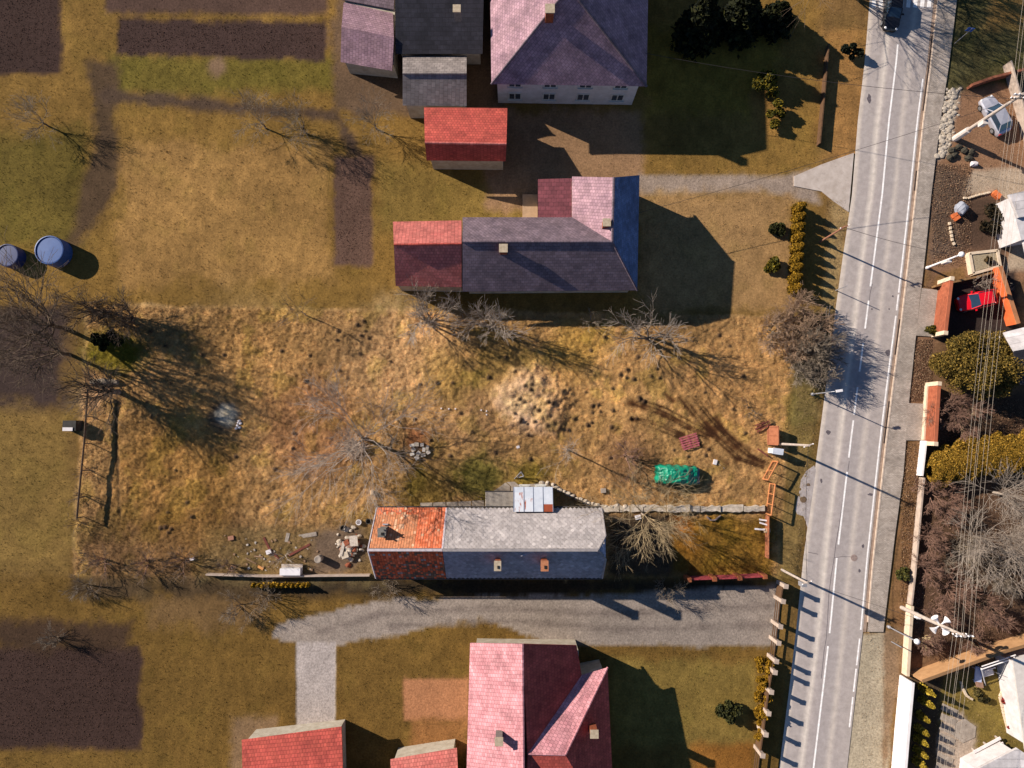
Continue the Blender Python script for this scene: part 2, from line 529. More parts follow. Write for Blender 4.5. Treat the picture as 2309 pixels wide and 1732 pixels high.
BASE = np.array(C('7a5a2c'))
def ground_eval(x, y):
    """albedo, height, grass density of the ground at world points"""
    x = np.asarray(x, float); y = np.asarray(y, float)
    rgb = np.tile(BASE, (len(x), 1)).astype(float)
    hh = np.zeros(len(x)); dn = np.full(len(x), .4)
    wob = fbm(x, y, 2.4, 31, 4) - .5
    wob2 = fbm(x, y, .5, 57, 3) - .5
    for kind, g, col, soft, wb, dens, h, amt in Z:
        if kind == 'c':
            (cx, cy), r = g
            idx = np.nonzero(np.hypot(x - cx, y - cy) < r + soft + 2 * wb + .5)[0]
            if not len(idx): continue
            sd = r - np.hypot(x[idx] - cx, y[idx] - cy)
        elif kind == 'p':
            a = np.array(g); mrg = soft + 2 * wb + .5
            idx = np.nonzero((x > a[:, 0].min() - mrg) & (x < a[:, 0].max() + mrg) & (y > a[:, 1].min() - mrg) & (y < a[:, 1].max() + mrg))[0]
            if not len(idx): continue
            sd = sd_poly(x[idx], y[idx], g)
        else:
            pts, w = g
            a = np.array(pts); mrg = w + soft + 2 * wb + .5
            idx = np.nonzero((x > a[:, 0].min() - mrg) & (x < a[:, 0].max() + mrg) & (y > a[:, 1].min() - mrg) & (y < a[:, 1].max() + mrg))[0]
            if not len(idx): continue
            sd = w / 2 - sd_line(x[idx], y[idx], pts)
        mk = sstep(-soft, soft, sd + wb * (wob[idx] * 2 + wob2[idx])) * amt
        rgb[idx] += (np.array(col) - rgb[idx]) * mk[:, None]
        if h is not None: hh[idx] = hh[idx] * (1 - mk) + h * mk
        if dens is not None: dn[idx] = dn[idx] * (1 - mk) + dens * mk
    # patchy colour: straw, ochre, dull green, brown
    n1 = fbm(x, y, 7, 71, 4); n2 = fbm(x, y, 1.6, 83, 4); n3 = fbm(x, y, .45, 97, 3)
    amp = .45 + .55 * np.clip(dn, 0, 1)
    rgb *= (1 + amp * (.55 * (n1 - .5) + .45 * (n2 - .5)) * 1.3)[:, None] * (1 + amp * .8 * (n3 - .5))[:, None]
    gr = sstep(.56, .72, fbm(x, y, 2.2, 113, 4)) * np.clip(dn, 0, 1)
    rgb = rgb * (1 - .4 * gr[:, None]) + rgb * np.array([.85, 1.0, .55]) * .4 * gr[:, None]
    st = sstep(.52, .7, fbm(x, y, .9, 131, 4)) * np.clip(dn, 0, 1)
    rgb *= 1 + .28 * st[:, None] * np.array([1, .95, .95])
    lum = rgb @ np.array([.3, .6, .1])
    # relief of tussocks and clods
    inplot = sstep(-.6, .3, sd_poly(x, y, PLOT))
    rgb = lum[:, None] + (rgb - lum[:, None]) * (.88 + .13 * inplot)[:, None]
    rgb *= 1 - ((1 - np.maximum(inplot, sstep(30, 34, x))) * np.clip(dn * 2, 0, 1))[:, None] * np.array([.05, .0, .12])
    rgb *= (1 + .04 * inplot + .25 * inplot * (fbm(x, y, 4.5, 211, 3) - .5))[:, None]
    rgb *= (.9 + .1 * np.maximum(inplot, sstep(30, 34, x)))[:, None]
    rel = (fbm(x, y, .8, 151, 3) - .5) * .2 + (fbm(x, y, .26, 163, 2) - .5) * .14
    hh += rel * (.25 + .75 * inplot) * np.clip(dn, 0.08, 1)
    (mx, my), mr = (P(1200, 905), 74 * CAM_H / FOC)
    mo = sstep(-1, 1.2, mr - np.hypot(x - mx, y - my))
    hh += mo * (fbm(x, y, .6, 171, 3) - .5) * .4
    for i, (qx, qy) in enumerate(MOLE):
        cx, cy = P(qx, qy)
        r = .12 + .14 * ((i * 37) % 10) / 10
        d = np.hypot(x - cx, y - cy)
        idx = np.nonzero(d < 1)[0]
        mk = sstep(r + .14, r - .1, d[idx])
        rgb[idx] += (np.array(C('44342a')) * (.7 + .6 * n3[idx])[:, None] - rgb[idx]) * (mk * .9)[:, None]
        hh[idx] += .2 * sstep(r + .1, 0, d[idx]); dn[idx] *= (1 - mk)
    # flat under carriageway and pavement
    rd = np.maximum(sd_poly(x, y, ROADZ), sd_poly(x, y, WALKZ))
    fl = sstep(-.7, -.05, rd)
    hh = hh * (1 - fl) - .05 * fl
    dn *= 1 - sstep(-.25, .0, rd)
    return rgb, hh, dn

def lines(spec):
    out = []
    for a, b, s in spec:
        n = max(1, int(round((b - a) / s)))
        out += list(a + (b - a) * np.arange(n) / n)
    out.append(spec[-1][1])
    return np.array(out)
xa, xb = P(165, 1000)[0], P(1850, 1000)[0]
ya, yb = P(1000, 1310)[1], P(1000, 680)[1]
gx = lines([(-900, -300, 120), (-300, -70, 23), (-70, xa, .4), (xa, xb, .125), (xb, 62, .28), (62, 100, 4), (100, 900, 100)])
gy = lines([(-900, -300, 120), (-300, -45, 17), (-45, ya, .36), (ya, yb, .125), (yb, 52, .36), (52, 90, 4), (90, 900, 100)])
GX, GY = np.meshgrid(gx, gy, indexing='ij')
gc, gh, gd = ground_eval(GX.ravel(), GY.ravel())
far = np.maximum(np.abs(GX.ravel()) - 66, np.abs(GY.ravel()) - 50)
nx, ny = len(gx), len(gy)
ii = np.arange(nx * ny).reshape(nx, ny)
gf = np.stack([ii[:-1, :-1].ravel(), ii[1:, :-1].ravel(), ii[1:, 1:].ravel(), ii[:-1, 1:].ravel()], 1)
M_ground = mat('dry_ground', (1, 1, 1), attr=True, var=.42, scale=5, rough=1, bump=.6, bscale=9, spec=.1, lo=.25, hi=.75)
np_mesh('ground', np.stack([GX.ravel(), GY.ravel(), gh], 1), gf, M_ground, fcol=gc, smooth=True, kind='structure')

# ---- grass blades: uncountable, one mesh per cover
def tufts(n, box, seed, blades=4, hgt=.22, wid=.05, keep=None, gain=1.35):
    r = np.random.RandomState(seed)
    x = r.uniform(box[0], box[1], n); y = r.uniform(box[2], box[3], n)
    c, h, d = ground_eval(x, y)
    ok = r.rand(n) < d
    if keep is not None: ok &= keep(x, y)
    x, y, c, h = x[ok], y[ok], c[ok], h[ok]
    k = len(x)
    xs = np.repeat(x, blades); ys = np.repeat(y, blades); zs = np.repeat(h, blades)
    cs = np.repeat(c, blades, 0) * gain * r.uniform(.65, 1.35, (k * blades, 1)) * (1 + r.uniform(-.08, .08, (k * blades, 3)))
    m = k * blades
    a = r.uniform(0, 2 * np.pi, m); lean = r.uniform(.3, 1.1, m); L = hgt * r.uniform(.5, 1.4, m)
    bx = xs + r.normal(0, .06, m); by = ys + r.normal(0, .06, m)
    dx, dy = np.cos(a), np.sin(a)
    w = wid * r.uniform(.6, 1.4, m)
    v = np.empty((m, 3, 3))
    v[:, 0] = np.stack([bx - dy * w, by + dx * w, zs - .03], 1)
    v[:, 1] = np.stack([bx + dy * w, by - dx * w, zs - .03], 1)
    v[:, 2] = np.stack([bx + dx * L * np.sin(lean), by + dy * L * np.sin(lean), zs + L * np.cos(lean)], 1)
    return v.reshape(-1, 3), np.arange(m * 3).reshape(-1, 3), np.clip(cs, 0, .95)
M_grass = mat('grass_blades', (1, 1, 1), attr=True, var=.1, scale=3, rough=.9, spec=.1)
def in_plot(x, y): return sd_poly(x, y, PLOT) > .1
v, f, c = tufts(190000, (xa, xb, ya, yb), 3, 3, .12, .016, in_plot, 1.3)
np_mesh('dry_grass', v, f, M_grass, fcol=c, kind='stuff', label='dry straw coloured tussock grass over the fenced plot', category='grass')
v, f, c = tufts(170000, (-66, 66, -46, 52), 4, 3, .13, .024, lambda x, y: ~in_plot(x, y), 1.1)
np_mesh('lawn_grass', v, f, M_grass, fcol=c, kind='stuff', label='short brown green grass of the gardens and verges around the plot', category='grass')

def clods(boxes, seed):
    r = np.random.RandomState(seed); V, F, K = [], [], []
    for (x0_, y0_, x1_, y1_, col, hor) in boxes:
        a, b = P(x0_, y1_), P(x1_, y0_); n = int(abs((b[0] - a[0]) * (b[1] - a[1])) * 22)
        x = r.uniform(a[0], b[0], n); y = r.uniform(a[1], b[1], n)
        q = y if hor else x
        q = np.round(q / .7) * .7 + r.normal(0, .2, n)
        if hor: y = q
        else: x = q
        s = r.uniform(.03, .075, n); base = len(V) * 0
        c = np.stack([x, y, np.full(n, .0)], 1)
        ang = r.uniform(0, 6.28, n)
        for k in range(3): pass
        top = c + np.stack([r.normal(0, .02, n), r.normal(0, .02, n), s * .9], 1)
        cor = [c + np.stack([np.cos(ang + k * 2.1) * s, np.sin(ang + k * 2.1) * s, np.full(n, -.06)], 1) for k in range(3)]
        v = np.stack([top] + cor, 1).reshape(-1, 3); o = np.arange(n)[:, None] * 4
        f = np.concatenate([o + np.array([[0, 1, 2]]), o + np.array([[0, 2, 3]]), o + np.array([[0, 3, 1]])], 0)
        off = sum(len(t_) for t_ in V); V.append(v); F.append(f + off)
        kk = np.array(C(col)) * r.uniform(.6, 1.35, (n, 1)); K.append(np.tile(kk, (3, 1)))
    return np.concatenate(V), np.concatenate(F), np.concatenate(K)
v, f, c = clods([(-60, -40, 132, 160, '543d34', False), (266, 50, 728, 124, '5a4238', True), (758, 356, 836, 594, '6a4c42', False), (-60, 1458, 312, 1684, '553f34', True), (-60, 700, 130, 920, '4a3a34', False)], 77)
np_mesh('soil_clods', v, f, M_grass, fcol=c, kind='stuff', label='loose clods of turned soil in the dark garden beds', category='soil')

# ------------------------------------------------------------------ road
def road_mat():
    m = bpy.data.materials.new('asphalt'); m.use_nodes = True
    t = m.node_tree; n, l = t.nodes, t.links; b = n['Principled BSDF']
    b.inputs['Roughness'].default_value = .85; b.inputs['Specular IOR Level'].default_value = .25
    uv = n.new('ShaderNodeUVMap'); sx = n.new('ShaderNodeSeparateXYZ'); l.new(uv.outputs[0], sx.inputs[0])
    nz = n.new('ShaderNodeTexNoise'); nz.inputs['Scale'].default_value = .8; nz.inputs['Detail'].default_value = 5
    mp = n.new('ShaderNodeMapping'); mp.inputs['Scale'].default_value = (6, .12, 1); l.new(uv.outputs[0], mp.inputs[0]); l.new(mp.outputs[0], nz.inputs['Vector'])
    ad = n.new('ShaderNodeMath'); ad.operation = 'MULTIPLY_ADD'; ad.inputs[1].default_value = .06; l.new(nz.outputs['Fac'], ad.inputs[0]); l.new(sx.outputs[0], ad.inputs[2])
    cr = n.new('ShaderNodeValToRGB'); e = cr.color_ramp.elements
    stops = [(0, 'cdbfb0'), (.06, 'c0b2a6'), (.1, 'a69b96'), (.26, 'a39893'), (.345, 'ccbfb3'), (.40, 'a89c97'), (.52, '9d9390'), (.66, 'a09692'), (.73, 'bbaea4'), (.80, 'a29792'), (1, 'a59a94')]
    e[0].position, e[0].color = 0, (*C(stops[0][1], 1.0), 1)
    e[1].position, e[1].color = 1, (*C(stops[-1][1], 1.0), 1)
    for p_, h_ in stops[1:-1]:
        q = e.new(p_ + .015); q.color = (*C(h_, 1.0), 1)
    l.new(ad.outputs[0], cr.inputs[0])
    tc = n.new('ShaderNodeTexCoord')
    n2 = n.new('ShaderNodeTexNoise'); n2.inputs['Scale'].default_value = 1.6; n2.inputs['Detail'].default_value = 9; n2.inputs['Roughness'].default_value = .75; l.new(tc.outputs['Object'], n2.inputs['Vector'])
    mr = n.new('ShaderNodeMapRange'); mr.inputs[1].default_value = .3; mr.inputs[2].default_value = .7; mr.inputs[3].default_value = .78; mr.inputs[4].default_value = 1.18; l.new(n2.outputs['Fac'], mr.inputs[0])
    mx = n.new('ShaderNodeMix'); mx.data_type = 'RGBA'; mx.blend_type = 'MULTIPLY'; mx.inputs['Factor'].default_value = 1
    l.new(cr.outputs[0], mx.inputs['A']); l.new(mr.outputs[0], mx.inputs['B']); l.new(mx.outputs['Result'], b.inputs['Base Color'])
    n3 = n.new('ShaderNodeTexNoise'); n3.inputs['Scale'].default_value = 40; l.new(tc.outputs['Object'], n3.inputs['Vector'])
    bp = n.new('ShaderNodeBump'); bp.inputs['Strength'].default_value = .25; bp.inputs['Distance'].default_value = .02; l.new(n3.outputs['Fac'], bp.inputs['Height']); l.new(bp.outputs[0], b.inputs['Normal'])
    return m
M_road = road_mat()
def strip(name, left, right, z, m, us=(0, 1), nsub=1, parent=None, zr=None, **tg):
    b = MB(); acc = 0
    L = [P3(*p, z) for p in left]; Rr = [P3(*p, z if zr is None else zr) for p in right]
    for i in range(len(L) - 1):
        d = ((L[i + 1] + Rr[i + 1]) - (L[i] + Rr[i])).length / 2
        b.face([L[i + 1], Rr[i + 1], Rr[i], L[i]], None, [(us[0], acc + d), (us[1], acc + d), (us[1], acc), (us[0], acc)])
        acc += d
    return b.build(name, m, parent, **tg)
road = strip('road', ROAD_L, ROAD_R, .0, M_road, kind='structure')
M_paint = mat('road_paint', C('fbf7f4', 1.0), C('d9d1cc', .95), scale=2.5, rough=.7)
def marking(name, py0, py1, u, w, parent=road):
    L, Q = [], []
    n = max(1, int((py1 - py0) / 40))
    b = MB(); pts = []
    for i in range(n + 1):
        py = py0 + (py1 - py0) * i / n
        c = P3(road_x(py, u), py, .006)
        pts.append(c)
    for a, c in zip(pts[:-1], pts[1:]):
        d = (c - a).normalized(); s = Vector((-d.y, d.x, 0)) * w / 2
        b.face([a - s, c - s, c + s, a + s])
    return b.build(name, M_paint, parent)
for a, c in [(100, 646), (678, 741), (774, 838), (873, 935), (948, 1032), (1064, 1228), (1258, 1428), (1457, 1790)]:
    marking('centre_line', a, c, .505, .17)
for a, c in [(178, 660), (664, 700), (712, 1000), (1000, 1420), (1440, 1500), (1508, 1560), (1572, 1640)]:
    marking('edge_line', a, c, .965, .15)
for k in range(9):
    u = .07 + k * .108
    marking('crossing_stripe', -52, 17, u, .42)
# tar repairs and a manhole in the carriageway
M_tar = mat('tar_patch', C('5d5459', .7), C('7a7074', .7), scale=6, rough=.7)
def patch(px, py, rx, ry, seed, m=M_tar, name='tar_patch', z=.005):
    g = random.Random(seed); c = P3(px, py, z); b = MB()
    b.face([(c.x + rx * g.uniform(.6, 1.1) * math.cos(a), c.y + ry * g.uniform(.6, 1.1) * math.sin(a), z) for a in np.linspace(0, 2 * math.pi, 11)[:-1]])
    return b.build(name, m, road)
patch(1960, 222, .25, .55, 1); patch(2003, 795, .36, .36, 2); patch(1963, 1115, .3, .16, 3); patch(1852, 1084, .14, .25, 4)
patch(1946, 1232, .14, .22, 5); patch(1938, 1287, .14, .2, 6); patch(2013, 668, .14, .12, 7); patch(2005, 697, .1, .12, 8); patch(1966, 697, .12, .12, 9); patch(1868, 975, .3, .25, 12)
def crack(pts, w=.05):
    b = MB(); q = [P3(*p, .0045) for p in pts]
    for a, c in zip(q[:-1], q[1:]):
        d = (c - a).normalized(); s = Vector((-d.y, d.x, 0)) * w / 2
        b.face([a - s, c - s, c + s, a + s])
    b.build('tar_seam', M_tar, road)
crack([(1967, 640), (1962, 662), (1960, 680)]); crack([(1915, 1040), (1908, 1090), (1900, 1130), (1893, 1180), (1885, 1225), (1880, 1265), (1874, 1300), (1869, 1340), (1866, 1400), (1863, 1440), (1858, 1470), (1852, 1530)])
crack([(1880, 1258), (1900, 1255), (1925, 1256)], .04); crack([(1822, 1245), (1845, 1250)], .05)
mc = P3(1926, 1258, .008)
MB().lathe(mc, [(.33, -.01), (.33, .004), (.29, .008)], 18).build('manhole_cover', mat('manhole_iron', C('b49c92', .7), C('8f7d76', .7), scale=8), road)

# pavement east of the road: kerb stones and paved sheet
M_pave = mat('pavement', C('c4b5a8', .9), C('ac9d90', .9), scale=1.2, rough=.95, brick=(.22, .11, .012))
M_kerb = mat('kerb_stone', C('cdbaa8', .9), C('b09c8c', .9), scale=3, rough=.95)
M_gut = mat('gutter', C('b59c8a', .85), C('8a7260', .85), scale=1.5)
ins = [(interp_edge(ROAD_R, y) + 10, y) for x, y in WALK_OUT]
walk = strip('pavement', ins, WALK_OUT, .11, M_pave, us=(0, 1.6), kind='structure')
b = MB()
strip('gutter', [(interp_edge(ROAD_R, y) + .5, y) for x, y in WALK_OUT], [(interp_edge(ROAD_R, y) + 7.5, y) for x, y in WALK_OUT], .004, M_gut, kind='structure')
def along(e, off, py0, py1, step):
    """world points about every step metres along an edge"""
    pts = []; py = py0; last = None
    while py < py1:
        p = P3(interp_edge(e, py) + off, py)
        if last is None or (p - last).length >= step:
            pts.append(p); last = p
        py += 1
    return pts
ks = along(ROAD_R, 8.5, -60, 1425, 1.0)
km = None
for a, c in zip(ks[:-1], ks[1:]):
    d = c - a; L = d.length - .02
    if km is None:
        o = MB().box((0, 0, .05), (1, .14, .16)).build('kerb_stone', M_kerb, None, origin=(0, 0, 0)); km = o.data; o.parent = walk
    else:
        o = bpy.data.objects.new('kerb_stone', km); col_.link(o); o.parent = walk
    w = (a + c) / 2 - root_loc(walk)
    o.location = w; o.rotation_euler = (0, 0, math.atan2(d.y, d.x)); o.scale = (L, 1, 1)
# drop crossings joining the pavement to the gates
for pts in ([(2078, 650), (2116, 655), (2106, 760), (2064, 757)], [(2048, 909), (2086, 911), (2080, 993), (2040, 993)]):
    b = MB(); b.prism(PX(pts), -.05, .115)
    b.build('gate_crossing', M_pave, kind='structure')
# low drain gaps beside the kerb
for a, c in ((80, 250), (720, 800), (905, 1000), (385, 430)):
    strip('drain_channel', [(interp_edge(ROAD_R, y) + 3, y) for y in np.linspace(a, c, 6)], [(interp_edge(ROAD_R, y) + 7, y) for y in np.linspace(a, c, 6)], .008, mat('drain', C('3d3230', .8), C('55463f', .8)), kind='structure')
# asphalt apron of the driveway north-west, broken shoulder by the plot
M_apron = mat('old_concrete', C('c6b8ae', .9), C('ad9e93', .9), scale=1.3, rough=.95)
MB().prism(PX([(1925, 345), (1913, 478), (1880, 455), (1852, 432), (1790, 420), (1790, 398), (1850, 372)]), -.06, .06).build('driveway_apron', M_apron, kind='structure')
g = random.Random(3)
sh = [(1836, 1050), (1818, 1062), (1806, 1082), (1802, 1110), (1797, 1128), (1793, 1150), (1798, 1160), (1812, 1164), (1818, 1178), (1821, 1190)]
MB().prism(PX(sh + [(1823, 1180), (1840, 1060)]), -.06, .004).build('broken_shoulder', mat('crumbled_asphalt', C('c9bdb9', .75), C('a79b96', .75), scale=2), kind='structure')
for q in ((1823, 1093, .22), (1812, 1126, .38)):
    c = P3(q[0], q[1], .012)
    MB().face([(c.x + q[2] * g.uniform(.7, 1.1) * math.cos(a), c.y + q[2] * g.uniform(.6, 1) * math.sin(a), .012) for a in np.linspace(0, 6.28, 10)[:-1]]).build('dirt_patch', mat('bare_dirt', C('7a6450'), C('64503e'), scale=5), bpy.data.objects['broken_shoulder'])
# ------------------------------------------------------------------ buildings
M_plaster = mat('plaster', C('c9bfae', .8), C('a89b88', .8), scale=1.5, bump=.2)
M_plaster_w = mat('white_plaster', C('d8d2d2', .85), C('bdb6b4', .85), scale=1.5)
M_glass = mat('window_glass', (.03, .04, .05), (.05, .06, .08), rough=.08, spec=.6)
M_frame_w = mat('window_frame', C('e0dcd4', .8), rough=.6)
M_door = mat('door_wood', C('6a4a30'), C('50361f'), scale=4)

def windows_on(root, a, b, z0, z1, n, wd, out):
    """n windows in the wall from a to b (xy), set in frames proud of the wall; out is the outward normal"""
    a, b = Vector((*a, 0)), Vector((*b, 0)); d = (b - a); o = Vector((*out, 0))
    rz = math.atan2(d.y, d.x)
    for i in range(n):
        c = a + d * ((i + .5) / n) + o * .03
        w = MB().box((c.x, c.y, (z0 + z1) / 2), (wd, .1, z1 - z0), rz).build('window', M_frame_w, root)
        for s in (-1, 1):
            q = c + d.normalized() * (s * wd * .23) + o * .045
            MB().box((q.x, q.y, (z0 + z1) / 2), (wd * .38, .03, (z1 - z0) * .82), rz).build('pane', M_glass, w)
        MB().box((c.x + o.x * .08, c.y + o.y * .08, z0 - .04), (wd + .2, .2, .06), rz).build('sill', M_frame_w, w)

def walls(root, poly, z0, z1, m, gables=()):
    b = MB(); b.prism(poly, z0, z1)
    for g in gables: b.face(g)
    return b.build('wall', m, root)

# ---- the old farmhouse of the plot
M_otile = mat('old_clay_tile', (1, 1, 1), attr=True, var=.18, scale=6, rough=.9)
M_gtile = mat('fibre_cement_shingle', (1, 1, 1), attr=True, var=.14, scale=5, rough=.9)
HE, = (3.0,)
yN = P(1100, 1145, HE)[1]; yR = P(1100, 1240, 6.95)[1]; HW = yN - yR; yS = yR - HW
x0, x1, x2 = P(850, 1148, HE)[0], P(1007, 1147, HE)[0], P(1356, 1142, HE)[0]
HR = 6.95
slope = (HR - HE) / HW
house = thing('farmhouse', 'long old farmhouse, half orange tiles and half grey shingles, at the plot\'s lower edge', 'house', ((x0 + x2) / 2, yR, 0))
ex = .25
poly = [(x0 + ex, yN - .45), (x2 - ex, yN - .45), (x2 - ex, yS + .45), (x0 + ex, yS + .45)]
zz = HE + .45 * slope - .2
walls(house, poly, -.1, zz, M_plaster, [[(x0 + ex, yN - .45, zz), (x0 + ex, yS + .45, zz), (x0 + ex, yR, HR - .2)],
                                       [(x2 - ex, yS + .45, zz), (x2 - ex, yN - .45, zz), (x2 - ex, yN - .8, zz + .3), (x2 - ex, yR, 5.5), (x2 - ex, yS + .8, zz + .3)]])
windows_on(house, (x1 + 8, yN - .45), (x2 - .5, yN - .45), 1.0, 2.2, 2, 1.1, (0, 1))
windows_on(house, (x2 - ex, yS + .6), (x2 - ex, yN - .6), 1.0, 2.3, 2, 1.0, (1, 0))
def zroof(y): return HR - abs(y - yR) * slope
nrm = {1: Vector((0, slope, 1)).normalized(), -1: Vector((0, -slope, 1)).normalized()}
sl_len = math.hypot(HW, HR - HE)
# underlying deck
rf = MB()
th_ = .08
zh = 5.7; yh = (HR - zh) / slope; xr = x2 - .85
for s in (1, -1):
    d = nrm[s] * th_
    rf.slab([Vector((x0, yR + s * HW, HE)) - d, Vector((x2, yR + s * HW, HE)) - d, Vector((x2, yR + s * yh, zh)) - d, Vector((xr, yR, HR)) - d, Vector((x0, yR, HR)) - d], .1)
rf.slab([(x2, yR + yh, zh - .05), (x2, yR - yh, zh - .05), (xr, yR, HR - .1)], .1)
deck = rf.build('roof', mat('roof_deck', C('4a4038'), C('3a322c')), house)
def tile_field(xa, xb, s, tw, tl, colfn, diamond, seed, name, m, clip=None):
    """real overlapping tiles on one slope, joined: every tile is its own raised piece"""
    g = random.Random(seed); V, F, K = [], [], []
    n = nrm[s]; up = Vector((0, -s * HW, HR - HE)).normalized()
    rows = int(sl_len / tl) + 1
    for r in range(rows):
        off = (tw / 2 if (r % 2 and diamond) else 0)
        cols = int((xb - xa) / tw) + 2
        for c in range(cols):
            xl = xa + c * tw - off
            xL, xR = max(xl + .012, xa), min(xl + tw - .012, xb)
            if xR - xL < tw * .25: continue
            dist = r * tl
            top = min(dist + tl * (1.45 if not diamond else 1.6), sl_len)
            if top - dist < .05: continue
            def pt(x, dd, lift):
                q = Vector((x, yR + s * HW, HE)) + up * dd + n * lift
                return q
            if clip and clip((xL + xR) / 2, dist + tl * .6): continue
            lf = .035 + g.uniform(-.008, .015); tw_ = g.uniform(-.012, .012)
            if diamond:
                xm = (xL + xR) / 2
                top_pts = [pt(xm, dist - .02, lf), pt(xR, dist + tl * .55, lf + tw_), pt(xR, top, .004), pt(xL, top, .004), pt(xL, dist + tl * .55, lf - tw_)]
            else:
                top_pts = [pt(xL, dist, lf + tw_), pt(xR, dist, lf - tw_), pt(xR, top, .004), pt(xL, top, .004)]
            if s < 0: top_pts.reverse()
            i = len(V); V += top_pts; F.append(tuple(range(i, i + len(top_pts))))
            k = colfn(g, (xL + xR) / 2, dist, r, c); K.append(k)
            # the lower edge of the tile, standing proud of the course below
            if diamond:
                e = [pt(xL, dist + tl * .55, lf - tw_), pt(xm, dist - .02, lf), pt(xR, dist + tl * .55, lf + tw_)]
            else:
                e = [pt(xL, dist, lf + tw_), pt(xR, dist, lf - tw_)]
            for a_, b_ in zip(e[:-1], e[1:]):
                j = len(V); V += [a_, b_, b_ - n * .06, a_ - n * .06]; F.append((j, j + 1, j + 2, j + 3)); K.append(tuple(q * .8 for q in k))
    o = np_mesh(name, np.array([tuple(q) for q in V]), F, m, deck, fcol=np.array(K), kind='stuff')
    return o
OR = [C('e07c56', .92), C('d8704a', .92), C('cc6842', .9), C('e68862', .92)]
PALE = C('e3b08c', .85); BUFF = C('c98a62', .85)
def orange(g, x, d, r, c):
    u = (x - x0) / (x1 - x0); w = d / sl_len
    k = g.choice(OR)
    if u < .62 and w > .12: k = tuple(a * .35 + b * .65 for a, b in zip(k, C('c08a62', .85)))
    pale = .02
    if .12 < u < .5 and w < .32: pale = .30
    if .28 < u < .45 and w < .55: pale = .45
    if .35 < u < .6 and .55 < w < .85: pale = .22
    if .1 < u < .3 and .62 < w < .72: pale = .5
    if g.random() < pale: k = PALE if g.random() < .7 else BUFF
    f = g.uniform(.85, 1.12)
    return tuple(q * f for q in k)
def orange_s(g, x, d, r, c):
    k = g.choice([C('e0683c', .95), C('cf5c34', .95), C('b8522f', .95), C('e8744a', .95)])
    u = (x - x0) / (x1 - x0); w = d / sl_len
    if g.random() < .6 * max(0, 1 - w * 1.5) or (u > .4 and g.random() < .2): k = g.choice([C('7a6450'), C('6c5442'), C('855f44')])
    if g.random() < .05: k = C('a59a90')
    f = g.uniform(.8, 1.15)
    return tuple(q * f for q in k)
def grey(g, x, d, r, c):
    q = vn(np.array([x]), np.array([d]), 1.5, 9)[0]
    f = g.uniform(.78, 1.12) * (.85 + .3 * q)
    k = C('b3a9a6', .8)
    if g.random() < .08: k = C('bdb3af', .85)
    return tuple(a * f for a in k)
def grey_shaded(g, x, d, r, c):
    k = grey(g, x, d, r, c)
    return tuple(a * b for a, b in zip(k, (.75, .8, .9)))  # south slope dimmed and blued: its shade is put into the shingle colour
tile_field(x0, x1 - .02, 1, .24, .30, orange, False, 1, 'clay_tiles', M_otile)
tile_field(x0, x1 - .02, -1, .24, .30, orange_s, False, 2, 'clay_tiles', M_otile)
def clip_hip(x, d):
    z = HE + (HR - HE) * d / sl_len
    return x > x2 - .85 * (z - zh) / (HR - zh) if z > zh else False
tile_field(x1 + .02, x2, 1, .40, .27, grey, True, 3, 'shingles', M_gtile, clip_hip)
tile_field(x1 + .02, x2, -1, .40, .27, grey_shaded, True, 4, 'shingles', M_gtile, clip_hip)
# ridge, verges, gutter, half hip
M_ridge = mat('mortar_ridge', C('d2c8cc', .85), C('b4a6a8', .85), scale=3)
MB().box(((x0 + x1) / 2, yR, HR + .05), (x1 - x0, .22, .12)).build('ridge_cap', M_ridge, deck)
MB().box(((x1 + xr) / 2, yR, HR + .045), (xr - x1, .26, .1)).build('ridge_cap', mat('grey_ridge', C('a9a09e', .8), C('8f8785', .8)), deck)
for s in (1, -1):
    MB().tube([(x0 - .02, yR + s * HW, HE + .03), (x0 - .02, yR, HR + .03)], .07, 5).build('verge_board', M_ridge, deck)
    MB().tube([(x0, yR + s * (HW + .08), HE - .06), (x2, yR + s * (HW + .08), HE - .06)], .07, 6).build('gutter', mat('dark_gutter', C('4a4546'), C('38342f'), rough=.6), house)
MB().slab([(x2 + .02, yR + yh + .05, zh), (x2 + .02, yR - yh - .05, zh), (xr, yR, HR + .02)], .06).build('half_hip', mat('shaded_hip_slate', C('9fb0d0', .8), C('8494b4', .8), scale=3, brick=(.4, .3, .02)), deck)  # hip face tinted blue, its shade painted into the material
MB().tube([(x2 + .02, yR + HW, HE + .04), (x2 + .02, yR + yh, zh + .04), (xr, yR, HR + .06), (x2 + .02, yR - yh, zh + .04), (x2 + .02, yR - HW, HE + .04)], .09, 5).build('verge_trim', mat('grey_ridge', (0, 0, 0)), deck)
MB().box(((x1), yR + HW / 2, (HE + HR) / 2 + .06), (.16, HW, .07), 0, None, (0, -slope)).build('verge_flashing', M_ridge, deck)
c = P3(1185, 1244, 6.6); MB().box((c.x, c.y - .25, 6.45), (.9, .12, .08), R(17)).build('loose_ridge_piece', M_ridge, deck)
def chimney(px, py, z, sx, sy, m, mcap, label=None):
    """stack standing on the roof; px,py is its top in the photo"""
    c = P3(px, py, z); zb = min(zroof(c.y), HR) - .5
    st = MB().box((c.x, c.y, (z + zb) / 2), (sx, sy, z - zb)).build('chimney', m, house, **({'label': label} if label else {}))
    MB().box((c.x, c.y, z + .05), (sx + .14, sy + .14, .1)).build('cap', mcap, st)
    MB().box((c.x + .06, c.y - .1, z + .13), (sx * .35, sy * .35, .06)).build('flue', mat('soot', C('2a2624')), st)
    return st
M_brick_o = mat('chimney_brick', C('b5613c'), C('8f4a30'), scale=6, brick=(.25, .08, .012))
M_render = mat('chimney_render', C('8a857e', .8), C('6d6862', .8), scale=4)
